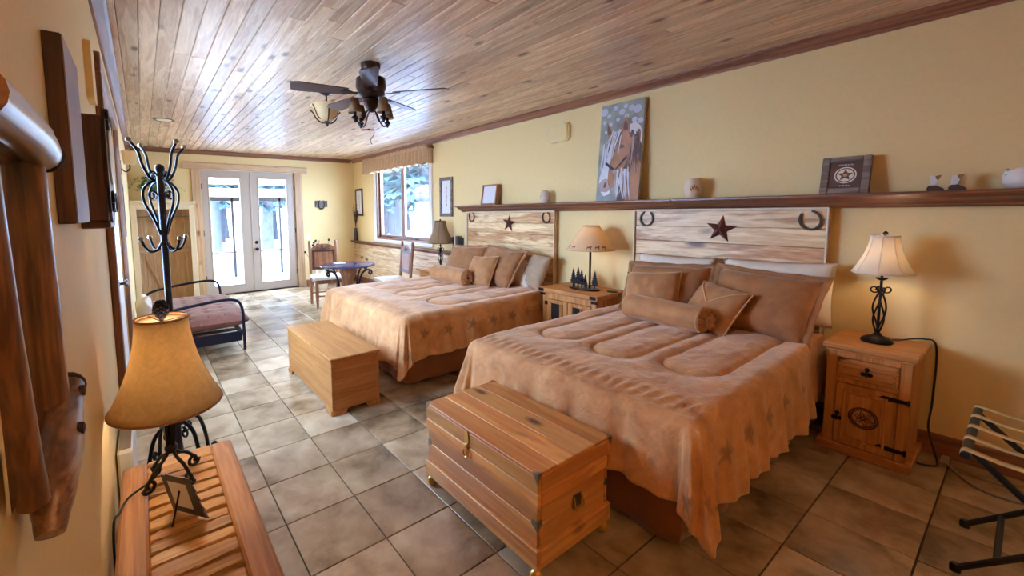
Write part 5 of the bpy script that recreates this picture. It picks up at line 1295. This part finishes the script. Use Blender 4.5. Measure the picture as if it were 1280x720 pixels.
# fern on the wardrobe
t = thing('potted_fern', 'green fern on top of the wardrobe', 'plant', (.22, 7.66, wz))
obj('pot', MB().lathe([(0, 0), (.07, 0), (.09, .09), (.095, .10), (.08, .10), (.07, .03), (0, .03)], (.22, 7.66, wz), 18), 'pot', t, True)
rg = random.Random(9)
for k in range(26):
    m = MB(); a = rg.uniform(0, 2 * PI); ln = rg.uniform(.22, .36); d = Vector((math.cos(a), math.sin(a) * .4, 0)); sd = Vector((-math.sin(a), math.cos(a), 0)); up0 = rg.uniform(.3, .75)
    P = [Vector((.22, 7.66, wz + .08)) + d * ln * s + Vector((0, 0, up0 * 1.6 * s - up0 * 1.4 * s * s)) for s in [i / 8 for i in range(9)]]
    for i, p_ in enumerate(P[1:], 1):
        wv = .06 * math.sin(PI * (i + .6) / 9.5) + .008
        for sg_ in (-1, 1):
            q = [m.b.verts.new(x) for x in (p_, p_ + d * .016 + sd * sg_ * wv * .6 + Vector((0, 0, .03)), p_ + d * .010 + sd * sg_ * wv + Vector((0, 0, .012)), p_ - d * .008 + sd * sg_ * wv * .5)]; m.b.faces.new(q)
    m.tube(P, .0025, 4); obj('frond', m, 'leaf', t)

# ================================================================ FAR WALL BITS
t = thing('light_switch', 'white light switch right of the french doors', 'switch', (2.585, L, .95)); box('plate', 'white', t, 2.55, 2.62, L - .008, L, .89, 1.01, .003); box('rocker', 'ivory', t, 2.572, 2.598, L - .013, L - .007, .92, .98, .002)
t = thing('wall_socket', 'white wall socket low beside the dried flowers', 'socket', (2.75, L, .3)); box('plate', 'white', t, 2.72, 2.79, L - .008, L, .30, .41, .003)
for z in (.325, .365): box('outlet', 'ivory', t, 2.74, 2.77, L - .012, L - .007, z, z + .025, .002)
t = thing('hook_rack', 'dark wood plaque with a horseshoe hook on the far wall', 'hook rack', (2.86, L, 1.55)); box('plaque', 'dkwood', t, 2.74, 2.98, L - .02, L, 1.50, 1.62, .004)
m = MB()
A = [(.06 * math.cos(a), -.01 + .085 * math.sin(a)) for a in [-PI / 2 + (i / 16 - .5) * 5.2 for i in range(17)]]
m.tube([(2.86 + u, L - .028, 1.56 + v) for u, v in A], .012, 7); obj('horseshoe', m, 'shoe', t, True)
for x in (2.765, 2.955): obj('bolt', MB().lathe([(.012, 0), (.009, -.006), (0, -.008)], (x, L - .02, 1.56), 8, 'y'), 'iron', t, True)

# pictures on the window wall
def wall_frame(label, y0, y1, z0, z1, fm, fw=.035):
    t = thing('picture_frame', label, 'picture frame', (W, (y0 + y1) / 2, z0))
    for q in ((y0, y0 + fw, z0, z1), (y1 - fw, y1, z0, z1), (y0 + fw, y1 - fw, z0, z0 + fw), (y0 + fw, y1 - fw, z1 - fw, z1)): box('frame_bar', fm, t, W - .022, W, *q, .004)
    pr = box('print', 'paper', t, W - .010, W, y0 + fw - .002, y1 - fw + .002, z0 + fw - .002, z1 - fw + .002, 0)
    yc_ = (y0 + y1) / 2; m = MB()
    for k in range(5): zz = z0 + fw + (z1 - z0 - 2 * fw) * (.2 + .13 * k); m.prism([(0, 0), (.018, .014), (.006, .04), (0, .055), (-.010, .03)], lambda a, b: (W - .0102, yc_ + a * (1 if k % 2 else -1) - .004, zz + b * 1.2), lambda a, b: (W - .0112, yc_ + a * (1 if k % 2 else -1) - .004, zz + b * 1.2))
    obj('figure_print', m, 'horse_pink', pr)
wall_frame('narrow dark framed print left of the window', 7.46, 7.78, 1.32, 1.85, 'dkwood', .04)
wall_frame('narrow silver brown framed print right of the window', 4.60, 4.90, 1.31, 1.86, 'greywood', .045)
# valance
t = thing('valance', 'gathered tan valance on a rod over the window', 'valance', (W - .06, 6.15, 2.1))
ya, yb, zt_, zb_ = 5.07, 7.22, 2.355, 2.085
m = MB(); n = 330
def vf(u, v):
    s = u * (yb - ya); am = .024 + .024 * (1 - v); ph = s * 2 * PI / .105 + .9 * math.sin(s * 5)
    x = W - .105 + am * math.sin(ph) * (.4 if abs(v - .83) < .06 else 1) + .006 * math.sin(s * 37)
    z = zb_ + (zt_ - zb_) * v + .006 * math.sin(ph * .5) * (1 - v); return (x, ya + s, z)
m.grid(vf, n, 16); o = obj('cloth', m, 'valance', t, True, ang=3); o.modifiers.new('t', 'SOLIDIFY').thickness = .003
obj('rod', MB().tube([(W - .075, ya - .04, 2.312), (W - .075, yb + .04, 2.312)], .008, 8), 'bronze', t, True)
for y in (ya - .02, yb + .02): obj('bracket', MB().tube([(W, y, 2.312), (W - .075, y, 2.312)], .007, 6), 'bronze', t, True)
m = MB(); m.grid(lambda u, v: (W - .105 + .10 * u, ya + .004 * math.sin(u * 9), zb_ + (zt_ - zb_) * v), 6, 6); o = obj('return_cloth', m, 'valance', t, True); o.modifiers.new('t', 'SOLIDIFY').thickness = .003

# ================================================================ BREAKFAST TABLE AND CHAIRS
def carved_chair(label, loc, rz):
    t = thing('carved_chair', label, 'chair', (0, 0, 0), 'carved wooden chairs')
    w2 = .20
    for x in (-w2, w2):
        obj('front_leg', MB().tube([(x * .95, -.18, 0), (x * .95, -.18, .12), (x * .95, -.18, .40)], [.016, .024, .024], 10), 'chairwood', t, True, False)
        p_ = obj('back_post', MB().tube([(x, .20, 0), (x, .19, .44), (x, .235, .93)], .021, 10), 'chairwood', t, True, False)
        obj('finial', MB().lathe([(.012, 0), (.022, .010), (.022, .022), (.010, .035), (0, .04)], (x, .236, .93), 10), 'chairwood', p_, True, False)
    obj('seat', MB().box(-w2 - .02, w2 + .02, -.21, .19, .41, .455, .012, 2), 'linen', t, True, False)
    obj('seat_rail', MB().box(-w2, w2, -.195, .18, .355, .41, .004), 'chairwood', t, False, False)
    Mb = Matrix.Translation((0, .192, .46)) @ Matrix.Rotation(-.09, 4, 'X')
    P = [(-w2 + .02, .06)] + [(w2 - .02, .06)] + [((w2 - .02) * math.cos(a), .37 + .085 * math.sin(a)) for a in [i * PI / 12 for i in range(13)]]
    m = MB().prism(P, lambda a, b: (a, -.011, b), lambda a, b: (a, .011, b)); m.xf(Mb); bk = obj('back_panel', m, 'chairwood', t, False, False)
    for s in (-1, 1):
        m = MB()
        for q in ((-w2 + .03, -w2 + .055, .07, .36), (w2 - .055, w2 - .03, .07, .36), (-w2 + .055, w2 - .055, .07, .10), (-w2 + .055, w2 - .055, .33, .36)): m.box(q[0], q[1], s * .0125 - .004, s * .0125 + .004, q[2], q[3], .002)
        for k in range(7): a = PI * (k + .5) / 7; m.tube([(0, s * .012, .365), (.12 * math.cos(a), s * .012, .365 + .07 * math.sin(a))], .005, 5)
        m.xf(Mb); obj('carving', m, 'dkwood', bk, False, False)
    for y in (-.17, .19): obj('stretcher', MB().tube([(-w2, y, .17), (w2, y, .17)], .011, 8), 'chairwood', t, True, False)
    t.location = loc; t.rotation_euler = (0, 0, rz); return t
carved_chair('carved arched back chair facing the room beside the dried flowers', (2.24, 6.02, 0), math.radians(-8))
carved_chair('carved panel back chair by the wainscot, seen over the far bed', (2.86, 5.12, 0), math.radians(-100))
tx, ty, tz = 2.30, 5.37, .665
t = thing('bistro_table', 'dark round table on curled iron legs beside the far bed', 'table', (tx, ty, 0))
K['blueglass'] = plain('dark_blue_tabletop', sr(74, 74, 110), .12, .2)
obj('table_top', MB().lathe([(0, -.012), (.36, -.012), (.375, -.006), (.375, .004), (.36, .010), (0, .010)], (tx, ty, tz), 40), 'blueglass', t, True)
obj('pedestal', MB().lathe([(0, .0), (.11, 0), (.11, .04), (.07, .10), (.065, .30), (.085, .48), (.12, tz - .10), (.12, tz - .014)], (tx, ty, 0), 20), 'chairwood', t, True)
for q in range(4):
    a = q * PI / 2 + .45; c_, s_ = math.cos(a), math.sin(a)
    P = smooth_path([(.30, .0), (.25, .10), (.19, .26), (.19, .42), (.24, .55), (.31, .61), (.37, .62)], 5) + spiral(.38, .585, .035, .010, PI * .5, -PI * 1.4, 20)
    obj('scroll_leg', MB().tube([(tx + r * c_, ty + r * s_, z) for r, z in P], .013, 8), 'blueiron', t, True)
t = tag(obj('notebook', MB().box(2.17, 2.29, 5.42, 5.58, tz + .011, tz + .026, .003), 'paper', None, org=(2.23, 5.5, tz + .011)), 'white notebook lying on the round table', 'book')
# books on the wainscot ledge
BC = [sr(40, 34, 40), sr(216, 206, 196), sr(120, 84, 50), sr(54, 60, 70)]
BLB = ['dark thin book on the ledge, far end of the row', 'white spined book on the ledge', 'brown book on the ledge', 'blue grey book on the ledge, against the headboard']
y = 4.50
for k in range(4):
    th = (.034, .03, .036, .03)[k]; y -= th + .001
    K['bk%d' % k] = plain('book_cover_%d' % k, BC[k], .5); z0 = .829; hh_ = (.21, .225, .22, .20)[k]
    bt = thing('book', BLB[k], 'book', (W - .055, y + th / 2, z0), 'books on the wainscot ledge')
    m = MB(); m.box(W - .098, W - .012, y, y + .003, z0, z0 + hh_); m.box(W - .098, W - .012, y + th - .003, y + th, z0, z0 + hh_); m.box(W - .100, W - .096, y, y + th, z0, z0 + hh_, .001); obj('cover', m, 'bk%d' % k, bt)
    box('pages', 'paper', bt, W - .095, W - .015, y + .003, y + th - .003, z0 + .003, z0 + hh_ - .004, 0)
# corner vase with branches
vx, vy, vz = W - .055, 7.72, .829
t = thing('branch_vase', 'slim dark vase of dry branches in the far corner', 'vase', (vx, vy, vz))
obj('vase', MB().lathe([(0, 0), (.036, 0), (.042, .03), (.04, .12), (.03, .19), (.024, .22), (.032, .25), (.026, .25), (.02, .22), (0, .2)], (vx, vy, vz), 18), 'boot_dark', t, True)
rg = random.Random(6)
for k in range(20):
    a = rg.uniform(0, 2 * PI); ln = rg.uniform(.34, .56); sp = rg.uniform(.02, .11); P = [(min(W - .008, vx + sp * math.cos(a) * s * s), vy - abs(sp * math.sin(a)) * s * s * .9, vz + .2 + ln * s) for s in [i / 6 for i in range(7)]]
    m = MB().tube(P, [.004 * (1 - .6 * i / 6) for i in range(7)], 5)
    for i in (3, 4, 5): p_ = P[i]; m.tube([p_, (min(W - .006, p_[0] + rg.uniform(-.04, .02)), p_[1] + rg.uniform(-.04, .03), p_[2] + .07)], .0018, 4)
    obj('branch', m, 'twig', t, True)
# dried flowers in a floor jar behind the chair
jx, jy = 2.62, 7.35
t = thing('dried_flowers', 'tall dried thistle arrangement in a floor jar behind the chair', 'dried flowers', (jx, jy, 0))
obj('jar', MB().lathe([(0, 0), (.09, 0), (.12, .08), (.12, .22), (.08, .32), (.085, .36), (.07, .36), (.07, .3), (0, .28)], (jx, jy, 0), 20), 'pot', t, True)
for k in range(22):
    a = rg.uniform(0, 2 * PI); hh_ = rg.uniform(.4, .95); sp = rg.uniform(.05, .26) ; P = [(jx + sp * math.cos(a) * s, jy + sp * math.sin(a) * s, .3 + hh_ * s * .62) for s in (0, .35, .7, 1)]
    m = MB().tube(P, .003, 4); obj('stem', m, 'twig', t)
    e = P[-1]; obj('flower_head', MB().lathe([(0, -.02), (.02, -.008), (.024, .008), (.012, .022), (0, .026)], e, 8), 'twig' if k % 2 else 'piping', t, True)

# ================================================================ CEILING FITTINGS
fx, fy = 1.40, 2.76; zb = 2.235
t = thing('ceiling_fan', 'dark bronze ceiling fan with five blades and four shaded lights', 'ceiling fan', (fx, fy, HC))
obj('canopy', MB().lathe([(.02, -.075), (.045, -.065), (.068, -.03), (.070, 0), (0, 0)], (fx, fy, HC), 24), 'bronze', t, True)
obj('downrod', MB().tube([(fx, fy, HC - .07), (fx, fy, zb + .09)], .011, 10), 'bronze', t, True)
obj('motor', MB().lathe([(.0, .115), (.03, .11), (.07, .105), (.105, .09), (.108, .03), (.095, .0), (.10, -.02), (.07, -.04), (.05, -.045), (0, -.045)], (fx, fy, zb), 28), 'bronze', t, True)
obj('switch_housing', MB().lathe([(.05, -.045), (.058, -.06), (.055, -.09), (.035, -.115), (.02, -.13), (.012, -.14), (0, -.142)], (fx, fy, zb), 22), 'bronze', t, True)
K['blade'] = wood('fan_blade_wood', sr(52, 34, 34), sr(82, 56, 54), None, 0, 20, 1., rough=.28, vary=.1)
for k in range(5):
    a = -.80 + k * 2 * PI / 5; M = Matrix.Translation((fx, fy, zb - .012)) @ Matrix.Rotation(a, 4, 'Z') @ Matrix.Rotation(math.radians(12), 4, 'X')
    P = [(.17, -.045), (.50, -.062), (.545, -.05), (.555, .045), (.50, .062), (.17, .045)]
    m = MB().prism(P, lambda u, v: (u, v, -.003), lambda u, v: (u, v, .003)); m.xf(M); b_ = obj('blade', m, 'blade', t)
    m = MB().prism([(.07, -.018), (.13, -.012), (.20, -.036), (.215, 0), (.20, .036), (.13, .012), (.07, .018)], lambda u, v: (u, v, -.008), lambda u, v: (u, v, -.003)); m.xf(M); obj('blade_iron', m, 'bronze', b_)
for k in range(4):
    a = k * PI / 2 + .15; c_, s_ = math.cos(a), math.sin(a); f = lambda P: [(fx + r * c_, fy + r * s_, zb + z) for r, z in P]
    am = obj('light_arm', MB().tube(f(smooth_path([(.02, -.12), (.05, -.15), (.075, -.20), (.105, -.225), (.135, -.21), (.14, -.18)], 5)), .006, 8), 'bronze', t, True)
    ex, ey = fx + .14 * c_, fy + .14 * s_
    m = MB().lathe([(.006, -.23), (.012, -.215), (.022, -.20), (.020, -.19), (.010, -.18), (.010, -.13)], (ex, ey, zb), 12)
    for q in range(4): m.lathe([(0, -.006), (.006, 0), (0, .006)], (ex + .022 * math.cos(q * PI / 2), ey + .022 * math.sin(q * PI / 2), zb - .195), 6)
    obj('candle_cup', m, 'iron', am, True)
    m = MB().lathe([(.048, -.165), (.026, -.065)], (ex, ey, zb), 18, cap=False); o = obj('mini_shade', m, 'shade_plaid', am, True); o.modifiers.new('t', 'SOLIDIFY').thickness = .002
for dx in (-.012, .012): obj('pull_chain', MB().tube([(fx + dx, fy, zb - .14), (fx + dx, fy, zb - .30)], .0012, 4), 'brass', t)
# pendant bowl
px_, py_ = 1.39, 3.60
t = thing('pendant_light', 'amber glass bowl light in an iron cradle behind the fan', 'ceiling light', (px_, py_, HC))
obj('canopy', MB().lathe([(0, -.03), (.03, -.025), (.06, -.006), (.062, 0), (0, 0)], (px_, py_, HC), 20), 'bronze', t, True)
obj('stem', MB().tube([(px_, py_, HC - .02), (px_, py_, 2.16)], .008, 8), 'bronze', t, True)
o = obj('glass_bowl', MB().lathe([(.02, 2.185), (.055, 2.195), (.085, 2.225), (.10, 2.27), (.125, 2.315), (.14, 2.32)], (px_, py_, 0), 28, cap=False), 'alabaster', t, True); o.modifiers.new('t', 'SOLIDIFY').thickness = .004
for k in range(3):
    a = k * 2 * PI / 3 + 2.4; c_, s_ = math.cos(a), math.sin(a)
    obj('cradle_arm', MB().tube([(px_ + r * c_, py_ + r * s_, z) for r, z in smooth_path([(.01, 2.165), (.06, 2.18), (.10, 2.215), (.125, 2.26), (.15, 2.285)], 5)], .006, 7), 'bronze', t, True)
    obj('cradle_strap', MB().tube([(px_ + r * math.cos(a + .9), py_ + r * math.sin(a + .9), z) for r, z in ((.065, 2.195), (.095, 2.222), (.112, 2.268), (.134, 2.312))], .004, 6), 'bronze', t, True)
obj('bottom_finial', MB().lathe([(0, 2.135), (.008, 2.14), (.014, 2.155), (.022, 2.165), (.03, 2.18), (0, 2.186)], (px_, py_, 0), 14), 'bronze', t, True)
t = thing('recessed_light', 'round recessed ceiling light with dark trim ring', 'ceiling light', (.27, 5.55, HC))
obj('trim_ring', MB().lathe([(.075, -.002), (.10, -.004), (.105, .0), (.075, .0)], (.27, 5.55, HC - .002), 28, cap=False), 'bronze', t, True); obj('lens', MB().lathe([(0, -.004), (.07, -.003), (.078, .0), (0, .0)], (.27, 5.55, HC - .002), 24), 'ivory', t, True)
hx_, hy_ = 2.42, 4.86
t = thing('ceiling_hook', 'small curled iron plant hook hanging from the ceiling near the window', 'hook', (hx_, hy_, HC))
obj('bar', MB().tube([(hx_ - .07, hy_ + .04, HC - .012), (hx_ + .06, hy_ - .035, HC - .012)], .008, 6), 'bronze', t, True); obj('mount', MB().lathe([(.0, -.012), (.015, -.012), (.02, 0)], (hx_, hy_, HC), 10), 'bronze', t, True)
obj('hook', MB().tube(smooth_path([(hx_ + .055, hy_ - .03, HC - .012), (hx_ + .055, hy_ - .03, HC - .07), (hx_ + .03, hy_ - .02, HC - .11), (hx_ + .015, hy_ - .01, HC - .15), (hx_ + .03, hy_ - .02, HC - .19)], 5), .005, 6), 'bronze', t, True)

# second pendant added out of view behind the viewpoint, as warm fill light
t = thing('pendant_light', 'added amber glass bowl fill light behind the viewpoint', 'ceiling light', (.8, -.8, HC))
obj('canopy', MB().lathe([(0, -.03), (.03, -.025), (.06, -.006), (.062, 0), (0, 0)], (.8, -.8, HC), 20), 'bronze', t, True)
obj('stem', MB().tube([(.8, -.8, HC - .02), (.8, -.8, 2.16)], .008, 8), 'bronze', t, True)
o = obj('glass_bowl', MB().lathe([(.02, 2.185), (.055, 2.195), (.085, 2.225), (.10, 2.27), (.125, 2.315), (.14, 2.32)], (.8, -.8, 0), 28, cap=False), 'alabaster', t, True); o.modifiers.new('t', 'SOLIDIFY').thickness = .004
bulb((.8, -.8, 2.29), 88., (1, .80, .58), .03)  # bulb of the added pendant, warm fill for the near room
